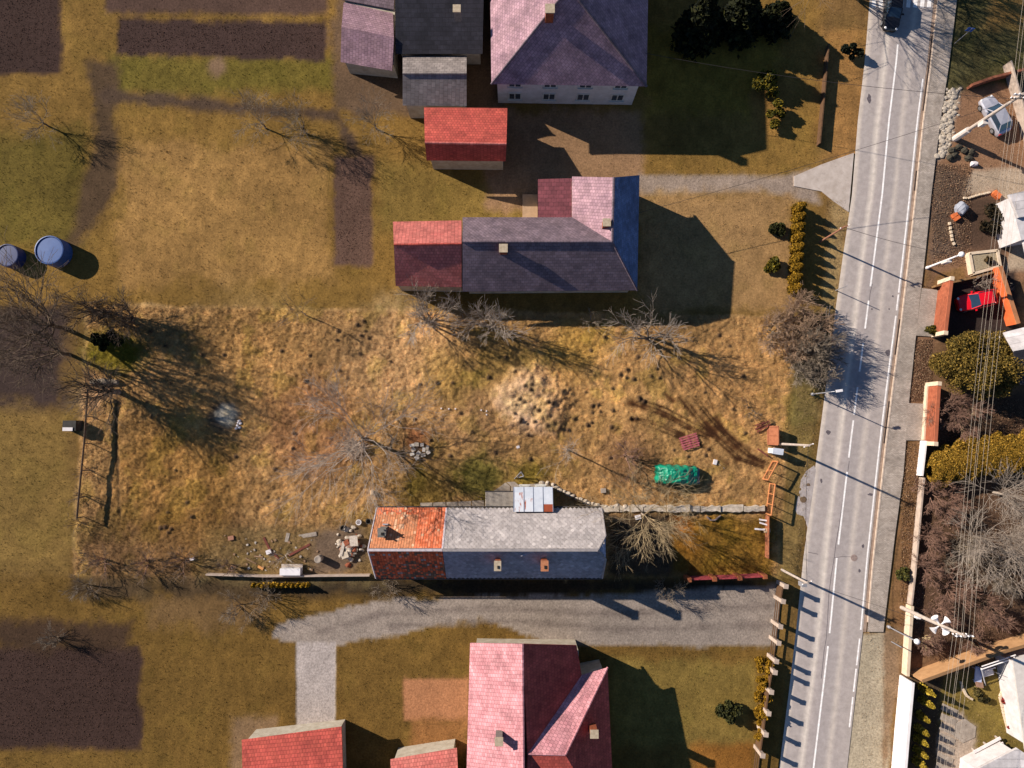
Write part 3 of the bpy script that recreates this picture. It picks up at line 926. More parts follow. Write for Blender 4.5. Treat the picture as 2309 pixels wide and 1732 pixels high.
M_creamcap = mat('cream_cap', C('cbb89e', .8), C('a8957c', .8), scale=4)
ch = chimney(861, 1201, 6.4, .62, .7, M_render, M_render, 'grey rendered chimney on the orange tiles')
c = P3(863, 1187, 6.2)
MB().box((c.x, c.y, zroof(c.y) + .2), (.5, .1, .3)).build('flashing', mat('flashing_metal', C('b9b6c0', .8), rough=.5), ch)
q = P3(861, 1201, 6.4)
for dx, dy in ((.2, .25), (.25, -.3)):
    MB().tube([(q.x + dx, q.y + dy, 6.5), (q.x + dx, q.y + dy, 6.85)], .07, 6).build('chimney_pot', M_render, ch)
chimney(1122, 1276, 7.3, .5, .75, M_brick_o, M_creamcap, 'brick chimney with a cream cap')
chimney(1228, 1276, 7.3, .55, .8, M_brick_o, mat('terracotta_cap', C('c98660', .8), C('a96a48', .8), scale=5), 'orange brick chimney')
# annex: corrugated lean-to and tin-roofed porch
ax0, ay1 = P(1095, 1111, 2.5); ax1, ay0 = P(1158, 1143, 2.6)
lean = thing('lean_to_shed', 'small lean-to with a grey corrugated roof against the farmhouse', 'shed', ((ax0 + ax1) / 2, ay1, 0))
MB().prism([(ax0 + .1, ay1 - .1), (ax1, ay1 - .1), (ax1, yN - .5), (ax0 + .1, yN - .5)], -.05, 2.35).build('wall', M_plaster, lean)
b = MB(); n = 24
M_corr = mat('corrugated_asbestos', C('b5aa9e', .8), C('9a8f84', .8), scale=2.5)
for i in range(n):
    xa_, xb_ = ax0 + (ax1 - ax0) * i / n, ax0 + (ax1 - ax0) * (i + 1) / n; xm = (xa_ + xb_) / 2
    ye, yt = ay1 + .05, yN - .02
    b.face([(xa_, ye, 2.45), (xm, ye, 2.52), (xm, yt, 2.98), (xa_, yt, 2.91)]); b.face([(xm, ye, 2.52), (xb_, ye, 2.45), (xb_, yt, 2.91), (xm, yt, 2.98)])
b.build('corrugated_roof', M_corr, lean)
MB().box(((ax0 + ax1) / 2, ay1 + .1, 2.42), (ax1 - ax0 + .1, .12, .1)).build('gutter', mat('dark_gutter', (0, 0, 0)), lean)
bx0, by1 = P(1158, 1098, 3.0); bx1, by0 = P(1247, 1154, 3.75)
porch = thing('tin_porch', 'porch with a flat white sheet-metal roof streaked with rust', 'porch', ((bx0 + bx1) / 2, by1, 0))
MB().prism([(bx0 + .12, by1 - .12), (bx1 - .12, by1 - .12), (bx1 - .12, yN - .5), (bx0 + .12, yN - .5)], -.05, 2.85).build('wall', M_plaster, porch)
windows_on(porch, (bx0 + .3, by1 - .12), (bx1 - .3, by1 - .12), 1.0, 2.1, 2, .9, (0, 1))
M_tin = mat('white_tin', C('d5d8e0', .85), C('b9bfca', .85), scale=1.2, rough=.45, spec=.5)
M_rust = mat('rusty_tin', C('d5d8e0', .8), C('a1502e', .85), scale=1.3, rough=.7, stretch=(3, .5, 1), lo=.5, hi=.6)
M_rust2 = mat('rusted_sheet', C('a04a2a', .85), C('8a3f26', .85), scale=3, rough=.8)
zf, zb_ = 3.0, 3.75
def zt(y): return zf + (zb_ - zf) * (by1 - y) / (by1 - by0)
MB().hexa([(bx0, by0, zb_ - .12), (bx1, by0, zb_ - .12), (bx1, by1, zf - .12), (bx0, by1, zf - .12)], [(bx0, by0, zb_ - .02), (bx1, by0, zb_ - .02), (bx1, by1, zf - .02), (bx0, by1, zf - .02)]).build('roof_deck', mat('roof_deck', (0, 0, 0)), porch)
fr = [0, .26, .5, .75, 1]
rows = [[(0, .22, M_tin), (.22, 1, M_rust)], [(0, .46, M_tin), (.46, 1, M_rust)], [(0, .75, M_tin), (.75, 1, M_tin)], [(0, .7, M_tin), (.7, 1, M_rust2)]]
for i in range(4):
    for (a, c, m_), up_ in zip(rows[i], (0.012, .0)):
        xa_, xb_ = bx0 + (bx1 - bx0) * fr[i] + .02, bx0 + (bx1 - bx0) * fr[i + 1] - .02
        ya_, yb_ = by1 + (by0 - by1) * a, by1 + (by0 - by1) * c
        MB().hexa([(xa_, yb_, zt(yb_) - .015), (xb_, yb_, zt(yb_) - .015), (xb_, ya_, zt(ya_) - .015 + up_), (xa_, ya_, zt(ya_) - .015 + up_)],
                  [(xa_, yb_, zt(yb_) + .012), (xb_, yb_, zt(yb_) + .012), (xb_, ya_, zt(ya_) + .012 + up_), (xa_, ya_, zt(ya_) + .012 + up_)]).build('metal_sheet', m_, porch)
for f_ in fr:
    xs = bx0 + (bx1 - bx0) * f_
    MB().hexa([(xs - .025, by0, zb_), (xs + .025, by0, zb_), (xs + .025, by1, zf), (xs - .025, by1, zf)], [(xs - .025, by0, zb_ + .05), (xs + .025, by0, zb_ + .05), (xs + .025, by1, zf + .05), (xs - .025, by1, zf + .05)]).build('standing_seam', mat('seam', C('9a9fb0', .8), rough=.5), porch)

# ---- neighbours
M_red = mat('salmon_clay_roof', C('e08276', .8), C('c86a62', .8), scale=1.2, brick=(.3, .33, .02))
M_red2 = mat('red_clay_roof', C('cf5f50', .8), C('b84f46', .8), scale=1.2, brick=(.3, .33, .02))
M_slate = mat('mauve_slate_roof', C('8d7880', .75), C('75646e', .75), scale=1, brick=(.4, .3, .02))
M_purple = mat('plum_slate_roof', C('b8929a', .8), C('9c7a86', .8), scale=1, brick=(.35, .3, .02))
M_clay_lit = mat('sunlit_clay_roof', C('e2a0a4', .8), C('cf8a90', .8), scale=1.2, brick=(.3, .33, .02))
M_dark = mat('dark_bitumen_roof', C('4a4750', .7), C('3a373f', .7), scale=1.2, brick=(.6, .4, .02))
M_grey_r = mat('taupe_roof', C('a89c96', .75), C('8d827e', .75), scale=1.2, brick=(.5, .4, .02))
def roofs(root, planes, m, name='roof', **k):
    b = MB()
    for p in planes: b.slab([P3(*q) for q in p], .14)
    return b.build(name, m, root, **k)
def stack(root, px, py, z, s=.6, m=None, h=1.6):
    c = P3(px, py, z)
    st = MB().box((c.x, c.y, z - h / 2), (s, s, h)).build('chimney', m or M_brick_o, root)
    MB().box((c.x, c.y, z + .05), (s + .14, s + .14, .1)).build('cap', M_creamcap, st)
def ridge(root, a, b, m, r=.13):
    MB().tube([P3(*a), P3(*b)], r, 6).build('ridge_cap', m, root)
def wallpx(root, pts, z1, m, zm=None):
    """walls under an eave outline seen at height z1"""
    pl = [P(x, y, z1) for x, y in pts]; cx = sum(p[0] for p in pl) / len(pl); cy = sum(p[1] for p in pl) / len(pl)
    pl = [(cx + (x - cx) * .95, cy + (y - cy) * .94) for x, y in pl]
    MB().prism(pl, -.1, z1 - .12).build('wall', m, root)
    return pl
# long house just north of the plot
E, T_ = 3.5, 7.0
n1 = thing('courtyard_house', 'L-shaped house with a mauve slate roof just north of the plot', 'house', P3(1240, 580))
A = (1380, 545, T_); B = (1384, 400, T_ + .2)
wallpx(n1, [(1043, 655), (1437, 652), (1441, 398), (1292, 400), (1292, 490), (1043, 490)], E, M_plaster)
roofs(n1, [[(1043, 545, T_), A, (1437, 655, E), (1043, 658, E)]], M_slate)
roofs(n1, [[A, B, (1442, 395, E), (1437, 655, E)]], mat('shaded_slate_roof', C('6a80a8', .8), C('586e96', .8), scale=1, brick=(.4, .3, .02)))  # east slope of the same roof, shade put in as a blue tint
roofs(n1, [[(1043, 545, T_), (1043, 490, E), (1290, 490, E), A]], M_slate)
roofs(n1, [[A, (1290, 490, E), (1290, 398, E), B]], M_purple)  # west slope in a paler slate, its sunlight put into the colour
ridge(n1, (1043, 545, T_ + .03), (1380, 545, T_ + .03), M_slate); ridge(n1, A, B, M_slate)
for hip in ((1437, 655, E), ): ridge(n1, A, hip, M_slate, .1)
g_ = [P3(1384, 400, T_), P3(1442, 395, E), P3(1290, 398, E)]
MB().face([(p.x, p.y - .3, p.z - .15) for p in g_]).build('gable', M_plaster, n1)
stack(n1, 1135, 560, 7.2, .65); stack(n1, 1368, 502, 7.2, .6)
n1b = thing('red_roofed_wing', 'small barn with salmon red tiles joined to the mauve slate house', 'barn', P3(965, 590))
wallpx(n1b, [(890, 645), (1042, 648), (1042, 500), (890, 498)], E - .2, M_plaster)
roofs(n1b, [[(888, 552, T_ - .3), (1041, 550, T_ - .3), (1041, 648, E - .2), (892, 645, E - .2)], [(888, 552, T_ - .3), (886, 500, E - .2), (1041, 497, E - .2), (1041, 550, T_ - .3)]], M_red)
ridge(n1b, (888, 552, T_ - .27), (1041, 550, T_ - .27), M_red2)
p_ = P3(889, 552, T_ - .4)
MB().face([P3(892, 645, E - .3) + Vector((.3, 0, 0)), P3(886, 500, E - .3) + Vector((.3, 0, 0)), p_ + Vector((.3, 0, 0))]).build('gable', M_plaster, n1b)
n1c = thing('flat_annex', 'low maroon roofed annex in the corner of the L-shaped house', 'annex', P3(1250, 450))
wallpx(n1c, [(1215, 490), (1292, 490), (1292, 402), (1215, 405)], 2.8, M_plaster)
roofs(n1c, [[(1213, 492, 2.8), (1291, 492, 3.2), (1291, 402, 3.2), (1213, 404, 2.8)]], mat('maroon_roof', C('8a4a52', .8), C('753f48', .8), scale=2, brick=(.5, .4, .02)))
MB().prism([P(1178, 440), P(1212, 440), P(1212, 492), P(1178, 492)], -.05, .25).build('terrace', mat('tan_paving', C('c2a080', .8), C('a98a6c', .8)), kind='structure')
# big hipped house at the top
E2, T2 = 5.5, 11.6
n2 = thing('hipped_house', 'big two-storey house with a plum hipped roof at the photo\'s top', 'house', P3(1283, 60))
ap = (1283, -28, T2); ap2 = (1283, -190, T2)
wallpx(n2, [(1112, 188), (1455, 193), (1462, -330), (1105, -330)], E2, M_plaster_w)
w_, s_, e_ = (1108, 190, E2), (1458, 195, E2), None
nw, ne = (1100, -400, E2), (1468, -400, E2)
roofs(n2, [[ap, ap2, nw, w_]], M_purple); roofs(n2, [[ap, w_, s_]], M_purple); roofs(n2, [[ap, s_, ne, ap2]], M_purple); roofs(n2, [[ap2, ne, nw]], M_purple)
ridge(n2, ap, w_, M_slate, .12); ridge(n2, ap, s_, M_slate, .12); ridge(n2, ap, ap2, M_slate, .12)
pl = [P(1122, 188, E2), P(1448, 193, E2)]
a_, b_ = P(1125, 195, E2), P(1445, 198, E2)
ysouth = min(a_[1], b_[1])
wl = [P(1112, 188, E2), P(1455, 193, E2), P(1462, -330, E2), P(1105, -330, E2)]
cyy = sum(p[1] for p in wl) / 4; cxx = sum(p[0] for p in wl) / 4
wl = [(cxx + (x - cxx) * .95, cyy + (y - cyy) * .94) for x, y in wl]
for z0_, z1_ in ((1.0, 2.3), (3.6, 4.8)):
    windows_on(n2, wl[0], wl[1], z0_, z1_, 4, 1.3, (0, -1))
dm = [P3(1345, 48, 9.0), P3(1290, 0, 8.8), P3(1395, 0, 8.8)]
c0 = P3(1343, 30, 8.6)
db = MB(); db.prism([(c0.x - 1.5, c0.y), (c0.x + 1.5, c0.y), (c0.x + 1.5, c0.y + 3.2), (c0.x - 1.5, c0.y + 3.2)], 6.4, 8.2)
d_o = db.build('dormer', M_plaster_w, n2)
db = MB()
for s in (-1, 1): db.slab([(c0.x, c0.y - .3, 9.5), (c0.x, c0.y + 3.2, 9.5), (c0.x + s * 1.8, c0.y + 3.2, 8.1), (c0.x + s * 1.8, c0.y - .3, 8.1)], .1)
db.build('dormer_roof', M_slate, d_o)
stack(n2, 1240, 20, 11.2, .7)
# sheds between
n3 = thing('grey_shed', 'shed with a taupe gabled roof between the red shed and the dark house', 'shed', P3(980, 190))
wallpx(n3, [(912, 240), (1050, 240), (1050, 126), (912, 126)], 3, M_plaster)
roofs(n3, [[(908, 166, 4.8), (1052, 166, 4.8), (1052, 126, 3), (908, 126, 3)], [(908, 166, 4.8), (908, 238, 3), (1052, 240, 3), (1052, 166, 4.8)]], M_grey_r)
ridge(n3, (908, 166, 4.83), (1052, 166, 4.83), M_grey_r, .1)
n4 = thing('dark_roofed_house', 'house with a blackish roof at the top left of the plum hipped house', 'house', P3(985, 40))
wallpx(n4, [(895, 118), (1085, 118), (1090, -300), (890, -300)], 3.4, M_plaster)
roofs(n4, [[(890, -90, 7.4), (1092, -90, 7.4), (1088, 122, 3.4), (892, 122, 3.4)], [(890, -90, 7.4), (886, -300, 3.4), (1096, -300, 3.4), (1092, -90, 7.4)]], M_dark)
ridge(n4, (890, -90, 7.43), (1092, -90, 7.43), M_dark); stack(n4, 1030, 20, 7.2, .6, M_render)
n5 = thing('red_shed', 'red tiled shed standing alone below the taupe shed', 'shed', P3(1050, 320))
wallpx(n5, [(965, 358), (1138, 360), (1140, 246), (962, 244)], 3.2, M_plaster)
roofs(n5, [[(958, 322, 5.4), (1142, 325, 5.4), (1144, 244, 3.2), (956, 242, 3.2)], [(958, 322, 5.4), (962, 362, 3.2), (1140, 364, 3.2), (1142, 325, 5.4)]], M_red2)
ridge(n5, (958, 322, 5.43), (1142, 325, 5.43), M_red, .12)
n6 = thing('mauve_garage', 'garage with a mauve gabled roof at the photo\'s top edge', 'garage', P3(830, 80))
wallpx(n6, [(772, 140), (890, 152), (895, -60), (775, -65)], 2.8, M_plaster)
roofs(n6, [[(770, 60, 4.3), (888, 85, 4.3), (886, 30, 2.8), (775, 5, 2.8)], [(770, 60, 4.3), (768, 140, 2.8), (884, 160, 2.8), (888, 85, 4.3)]], M_purple)
roofs(n6, [[(772, -60, 3.4), (890, -60, 3.4), (888, 22, 2.9), (772, 0, 2.9)]], M_slate)
# house with a red roof to the south
E4, T4 = 3.8, 7.3
s1 = thing('red_hipped_house', 'house with a pink and red hipped roof and cross wing at the photo\'s bottom', 'house', P3(1220, 1640))
wallpx(s1, [(1062, 1455), (1308, 1458), (1308, 1520), (1368, 1508), (1380, 1990), (1050, 1990)], E4, M_plaster)
rt, rb = (1178, 1452, T4), (1182, 1960, T4)
roofs(s1, [[rt, (1060, 1450, E4), (1045, 1990, E4), rb]], M_clay_lit)  # slopes facing the sun painted pink, the shaded ones of this roof red
J = (1190, 1700, T4 - .2)
roofs(s1, [[rt, J, (1312, 1524, E4), (1300, 1455, E4)], [J, rb, (1320, 1990, E4), (1295, 1732, E4 + .5)]], M_red2)
roofs(s1, [[J, (1312, 1522, E4), (1370, 1505, E4), (1275, 1702, T4 - .2)]], M_clay_lit)
roofs(s1, [[(1275, 1702, T4 - .2), (1370, 1505, E4), (1388, 1900, E4)], [J, (1275, 1702, T4 - .2), (1388, 1900, E4), (1295, 1900, E4)]], M_red2)
ridge(s1, rt, rb, M_clay_lit); ridge(s1, (1275, 1702, T4 - .2), (1370, 1505, E4), M_clay_lit, .1); ridge(s1, J, (1275, 1702, T4 - .2), M_clay_lit, .1)
ga = [P3(*rt), P3(1060, 1450, E4), P3(1300, 1455, E4)]
MB().face([(p.x, p.y - .35, p.z - .15) for p in ga]).build('gable', M_plaster, s1)
stack(s1, 1125, 1672, 7.6, .6, M_render); stack(s1, 1340, 1655, 6.6, .6)
s2 = thing('red_garage', 'garage with a red roof below the pale concrete path', 'garage', P3(650, 1720))
wallpx(s2, [(548, 1665), (768, 1640), (775, 1950), (555, 1950)], 2.8, M_plaster)
roofs(s2, [[(545, 1668, 2.8), (770, 1638, 2.8), (775, 1800, 4.8), (548, 1820, 4.8)], [(548, 1820, 4.8), (775, 1800, 4.8), (780, 1980, 2.8), (550, 1985, 2.8)]], M_red2)
s3 = thing('low_red_shed', 'low red roofed shed left of the red hipped house', 'shed', P3(960, 1730))
wallpx(s3, [(885, 1710), (1025, 1688), (1030, 1850), (890, 1850)], 2.6, M_plaster)
roofs(s3, [[(880, 1712, 2.6), (1030, 1686, 2.6), (1034, 1780, 3.9), (884, 1800, 3.9)], [(884, 1800, 3.9), (1034, 1780, 3.9), (1036, 1880, 2.6), (888, 1890, 2.6)]], M_red)
# white flat-roofed buildings at the right edge
M_whiter = mat('white_roof', C('e2dad8', .88), C('cbc2c0', .88), scale=1, brick=(5, .8, .02))
h1 = thing('white_house', 'white flat roofed house at the right edge above the red car', 'house', P3(2330, 470))
wallpx(h1, [(2276, 442), (2420, 410), (2440, 520), (2302, 545)], 3.2, M_plaster_w)
b = MB(); b.prism([P(2272, 440, 3.2), P(2420, 408, 3.2), P(2432, 470, 3.2), P(2294, 492, 3.2)], 3.1, 3.4); b.build('roof', M_whiter, h1)
b = MB(); b.prism([P(2295, 496, 2.8), P(2432, 474, 2.8), P(2445, 560, 2.8), P(2312, 575, 2.8)], 2.7, 2.95); b.build('roof_terrace', M_whiter, h1)
h2 = thing('white_bungalow', 'white roofed bungalow behind the dark green conifer at the right edge', 'house', P3(2330, 760))
wallpx(h2, [(2272, 752), (2440, 712), (2455, 840), (2300, 862)], 3.0, M_plaster_w)
roofs(h2, [[(2262, 750, 3.0), (2440, 704, 3.0), (2450, 762, 4.2), (2286, 792, 4.2)]], M_whiter); roofs(h2, [[(2286, 792, 4.2), (2450, 762, 4.2), (2460, 850, 3.0), (2300, 868, 3.0)]], M_dark)
h3 = thing('white_villa', 'white house at the right edge beside the swing frame', 'house', P3(2340, 1560))
wallpx(h3, [(2288, 1490), (2420, 1465), (2440, 1660), (2318, 1690)], 3.0, M_plaster_w)
b = MB(); b.slab([P3(2284, 1488, 3.0), P3(2420, 1462, 3.6), P3(2445, 1665, 3.6), P3(2312, 1692, 3.0)], .2); b.build('roof', mat('cream_roof', C('d3cbc4', .85), C('bdb4ad', .85)), h3)
h4 = thing('white_garage', 'white flat roofed garage in the bottom right corner', 'garage', P3(2270, 1760))
wallpx(h4, [(2200, 1735), (2290, 1690), (2400, 1760), (2330, 1860), (2190, 1860)], 2.6, M_plaster_w)
b = MB(); b.prism([P(2192, 1738, 2.6), P(2292, 1686, 2.6), P(2400, 1760, 2.6), P(2330, 1870, 2.6), P(2184, 1870, 2.6)], 2.5, 2.75); b.build('roof', M_whiter, h4)
# ------------------------------------------------------------------ vegetation
def seg_mesh(segs, n):
    """tapered prisms for a list of (p0, p1, r0, r1)"""
    a = np.array([s[0] for s in segs], float); b = np.array([s[1] for s in segs], float)
    r0 = np.array([s[2] for s in segs]); r1 = np.array([s[3] for s in segs])
    d = b - a; d /= np.linalg.norm(d, axis=1)[:, None] + 1e-9
    h = np.where(np.abs(d[:, 2:3]) < .9, np.array([[0, 0, 1.]]), np.array([[1., 0, 0]]))
    u = np.cross(d, h); u /= np.linalg.norm(u, axis=1)[:, None]
    w = np.cross(d, u)
    V = np.empty((len(a), 2 * n, 3))
    for k in range(n):
        q = u * math.cos(2 * math.pi * k / n) + w * math.sin(2 * math.pi * k / n)
        V[:, k] = a + q * r0[:, None]; V[:, n + k] = b + q * r1[:, None]
    base = (np.arange(len(a)) * 2 * n)[:, None]
    F = np.concatenate([base + np.array([[k, (k + 1) % n, n + (k + 1) % n, n + k]]) for k in range(n)], 0)
    return V.reshape(-1, 3), F

def grow(out, g, p, d, L, r, depth, kids, spread, up):
    n = 3 if depth > 1 else 2
    pts = [p]
    q = p
    for i in range(n):
        d = (d + Vector((g.gauss(0, .16), g.gauss(0, .16), g.gauss(0, .1) + up))).normalized()
        q2 = q + d * (L / n)
        if q2.z < .05: q2.z = .05
        out.append((tuple(q), tuple(q2), r * (1 - .5 * i / n), r * (1 - .5 * (i + 1) / n), depth))
        q = q2; pts.append(q)
    if depth == 0: return
    for k in range(kids[min(len(kids) - 1, depth)]):
        t = g.uniform(.35, 1.0) if k else 1.0
        j = min(int(t * n), n - 1); s = pts[j].lerp(pts[j + 1], t * n - j)
        ax = d.orthogonal(); ax.rotate(__import__('mathutils').Quaternion(d, g.uniform(0, 6.28)))
        ang = g.uniform(.35, 1.0) * spread
        nd = (d * math.cos(ang) + ax.normalized() * math.sin(ang)).normalized()
        grow(out, g, s, nd, L * g.uniform(.55, .8), r * .5, depth - 1, kids, spread, up)

M_bark = mat('bark', C('7d6a58'), C('5c4c3e'), scale=4, bump=.3)
M_barkp = mat('pale_bark', C('b3a394'), C('8f8073'), scale=4)
M_bark_pinkish = mat('pinkish_bark', C('9c7a68'), C('7c5c4e'), scale=4)
M_bark_y = mat('lichen_bark', C('b8a080'), C('a08a62'), scale=3)
M_bark_tan = mat('tan_twigs', C('ae927a'), C('8c7058'), scale=4)
M_bark_g = mat('grey_bark', C('9a8a78'), C('75685a'), scale=4)
def bare_tree(px, py, h, label, name='bare_tree', cat='tree', seed=0, stems=1, r=.14, spread=.8, kids=(0, 4, 4, 4, 5), depth=4, mt=None, mw=None, up=.06, group=None, tilt=.06, thick=1.0, trunk=.42, wr=.012, lr=.34):
    g = random.Random(seed)
    base = P3(px, py, 0)
    out = []
    if stems == 1:
        # a straight trunk that forks into limbs fanned all round
        th = h * (.3 if trunk < .5 else trunk)
        q = base - Vector((0, 0, .05)); n = 4
        ta = g.uniform(0, 6.28)
        for i in range(n):
            q2 = base + Vector((math.cos(ta) * tilt * th * (i + 1) / n + g.gauss(0, .03), math.sin(ta) * tilt * th * (i + 1) / n + g.gauss(0, .03), th * (i + 1) / n))
            out.append((tuple(q), tuple(q2), r * (1.15 - .4 * i / n), r * (1.15 - .4 * (i + 1) / n), depth + 1)); q = q2
        nl = 10 if depth > 3 else 7
        for k in range(nl):
            a = 6.28 * k / nl + g.uniform(-.3, .3)
            t = g.uniform(.35, 1.0) * spread if k else .1
            d = Vector((math.cos(a) * math.sin(t), math.sin(a) * math.sin(t), math.cos(t)))
            s = base.lerp(q, g.uniform(.65, 1.0)); s.z = max(s.z, .3)
            grow(out, g, s if k else q, d, h * (.5 if spread < 1.35 else .66) * g.uniform(.8, 1.15), r * lr, depth - 1, kids, .75, up)
    else:
        for s in range(stems):
            a = 6.28 * s / stems + g.uniform(-.5, .5)
            t = g.uniform(.2, 1.0) * spread * .8
            d = Vector((math.cos(a) * math.sin(t), math.sin(a) * math.sin(t), math.cos(t)))
            o = Vector((math.cos(a), math.sin(a), 0)) * g.uniform(.05, .3)
            grow(out, g, base + o - Vector((0, 0, .05)), d, h * trunk * g.uniform(.85, 1.15), r, depth - (1 if stems > 3 else 0), kids, .75, up)
    root = thing(name, label, cat, base, group)
    lim = max(s[4] for s in out) - 1
    big = [s[:4] for s in out if s[4] >= lim]
    small = [(s[0], s[1], max(s[2], wr) * thick, max(s[3], wr * .8) * thick) for s in out if s[4] < lim]
    v, f = seg_mesh(big, 6); np_mesh('trunk', v, f, mt or M_bark, root, smooth=True)
    if small:
        v, f = seg_mesh(small, 3); np_mesh('crown', v, f, mw or mt or M_bark, root)
    return root

M_leaf = mat('foliage', (1, 1, 1), attr=True, var=.2, scale=2, rough=.8, spec=.15)
def leaf_quads(c, size, pal, r, flat=0.0):
    n = len(c)
    a = r.normal(0, 1, (n, 3)); a[:, 2] *= 1 - flat; a /= np.linalg.norm(a, axis=1)[:, None]
    b = np.cross(a, r.normal(0, 1, (n, 3))); b /= np.linalg.norm(b, axis=1)[:, None] + 1e-9
    s = size * r.uniform(.6, 1.4, (n, 1))
    V = np.stack([c - a * s - b * s * .6, c + a * s - b * s * .6, c + a * s * .8 + b * s * .6, c - a * s * .8 + b * s * .6], 1).reshape(-1, 3)
    pal = np.array(pal); k = pal[r.randint(0, len(pal), n)] * r.uniform(.7, 1.3, (n, 1))
    return V, np.arange(n * 4).reshape(-1, 4), k
def hexes(*hs, g=.85): return [C(h, g) for h in hs]
def tree_leafy(name, label, cat, base, crown_fn, n, size, pal, trunk_h, trunk_r, seed, group=None, mt=None, lumps=None):
    r = np.random.RandomState(seed)
    root = thing(name, label, cat, base, group)
    MB().tube([base + Vector((0, 0, -.05)), base + Vector((.05, 0, trunk_h * .6)), base + Vector((0, .05, trunk_h))], [trunk_r, trunk_r * .7, trunk_r * .25], 7).build('trunk', mt or M_bark, root, smooth=True)
    c = crown_fn(n, r) + np.array(base)
    V, F, k = leaf_quads(c, size, pal, r)
    np_mesh('crown', V, F, M_leaf, root, fcol=k)
    return root
def cone_crown(h, rad, z0=.15, lump=.25, seed=1, power=.8):
    def fn(n, r):
        t = r.rand(n) ** .8
        a = r.uniform(0, 2 * np.pi, n)
        lay = .75 + lump * np.sin(t * 38 + 3 * np.sin(a * 3 + seed)) + lump * .6 * np.sin(a * 7 + t * 11)
        q = rad * (1 - t) ** power * lay * np.sqrt(r.uniform(.35, 1, n))
        return np.stack([q * np.cos(a), q * np.sin(a), z0 + (h - z0) * t - .12 * q], 1)
    return fn
def lump_crown(rx, ry, h, z0, nl=14, seed=2, r0=.28, r1=.5):
    def fn(n, r):
        g = np.random.RandomState(seed)
        qa, qr = g.uniform(0, 2 * np.pi, nl), np.sqrt(g.rand(nl)) * .85
        cs = np.stack([qr * np.cos(qa) * rx, qr * np.sin(qa) * ry, z0 + (h - z0) * (1 - .6 * qr ** 2) * g.uniform(.35, .95, nl)], 1)
        rr = g.uniform(r0, r1, nl) * min(rx, ry)
        i = r.randint(0, nl, n); d = r.normal(0, 1, (n, 3)); d /= np.linalg.norm(d, axis=1)[:, None]
        return cs[i] + d * (rr[i] * r.uniform(.55, 1.05, n))[:, None] * np.array([1, 1, .8])
    return fn

# -- trees and shrubs of the plot
bare_tree(826, 990, 7.0, 'large bare tree in the middle left of the plot beside a heap of cut branches', 'bare_fruit_tree', seed=3, lr=.33, r=.2, mt=M_bark_g, mw=M_barkp, spread=1.4, kids=(0, 5, 5, 6, 6), up=.03, thick=.9)
bare_tree(1278, 1012, 4.6, 'slim young tree with a straight pale trunk north of the porch', 'young_tree', seed=5, r=.08, mt=M_barkp, mw=M_barkp, spread=.8, kids=(0, 4, 4, 4, 5), up=.05, depth=3, trunk=.6)
bare_tree(1412, 1030, 3.4, 'low spreading bare shrub beside the green covered car', 'bare_shrub', 'shrub', seed=7, stems=4, r=.07, mt=M_bark_pinkish, mw=M_bark_pinkish, spread=1.1, kids=(0, 4, 4, 4, 3), up=.0)
bare_tree(1448, 1158, 5.0, 'bare tree with yellow lichened twigs beside the farmhouse\'s hipped end', 'lichened_tree', seed=9, wr=.009, r=.13, mt=M_barkp, mw=M_bark_y, spread=1.5, kids=(0, 5, 5, 6, 6), up=.02, trunk=.4)
bare_tree(1462, 762, 6.4, 'bare bushy tree on the plot\'s north edge, third from its north-west corner', 'bare_hazel', seed=12, wr=.015, stems=6, r=.1, mt=M_bark_g, mw=M_barkp, spread=.7, kids=(0, 4, 5, 4, 3), up=.05)
bare_tree(1106, 738, 5.8, 'dense grey bare tree on the plot\'s north edge below the salmon barn', 'bare_hazel', seed=14, wr=.016, stems=6, r=.09, mt=M_bark_g, mw=M_barkp, spread=.7, kids=(0, 5, 5, 4, 3), up=.06)
bare_tree(968, 726, 5.2, 'broad grey bush on the plot\'s north edge, left of the dense grey tree', 'bare_hazel', 'shrub', seed=16, wr=.016, stems=8, r=.08, mt=M_bark_g, mw=M_barkp, spread=.8, kids=(0, 5, 5, 4, 3), up=.05)
bare_tree(692, 712, 3.4, 'small white-stemmed sapling alone at the plot\'s north edge', 'sapling', seed=18, r=.06, mt=M_barkp, mw=M_bark, spread=.8, depth=3, kids=(0, 4, 3, 3), trunk=.55)
for i, (px, py, h, lb) in enumerate([(1735, 752, 2.8, 'tangled pale thicket inside the plot\'s north-east corner'), (1782, 722, 3.0, 'tangled bare bush at the outer north-east corner of the plot'),
                                     (1822, 748, 3.0, 'uppermost reddish bare bush right beside the road edge'), (1820, 790, 3.3, 'dense bare bush on the verge throwing its shadow over the road'), (1815, 836, 3.4, 'bare bush on the verge just above the thin lamp post'), (1775, 790, 3.0, 'grey bare bush between plot and verge'), (1834, 815, 2.8, 'bare bush on the verge nearest the carriageway')]):
    bare_tree(px, py, h, lb, 'roadside_bush', 'bush', seed=21 + i, stems=9, r=.055, mt=M_bark_pinkish if i % 2 else M_bark_g, mw=M_bark_tan if i in (0, 1, 2, 5) else M_bark_g, spread=.95, kids=(0, 5, 5, 5, 3), up=.03, group='bushes on the verge', wr=.015, depth=4, thick=1.15, trunk=.5)
bare_tree(1330, 728, 2.6, 'little bare shrub in the shade at the north edge', 'small_shrub', 'shrub', seed=31, stems=4, r=.04, mt=M_bark_g, spread=.9, depth=3, kids=(0, 4, 4, 3))
bare_tree(1690, 926, 1.6, 'broken leafless bush near the rusty gate panel', 'small_shrub', 'shrub', seed=33, stems=3, r=.05, mt=M_bark, spread=1.2, depth=3, kids=(0, 4, 4, 3), up=-.05)
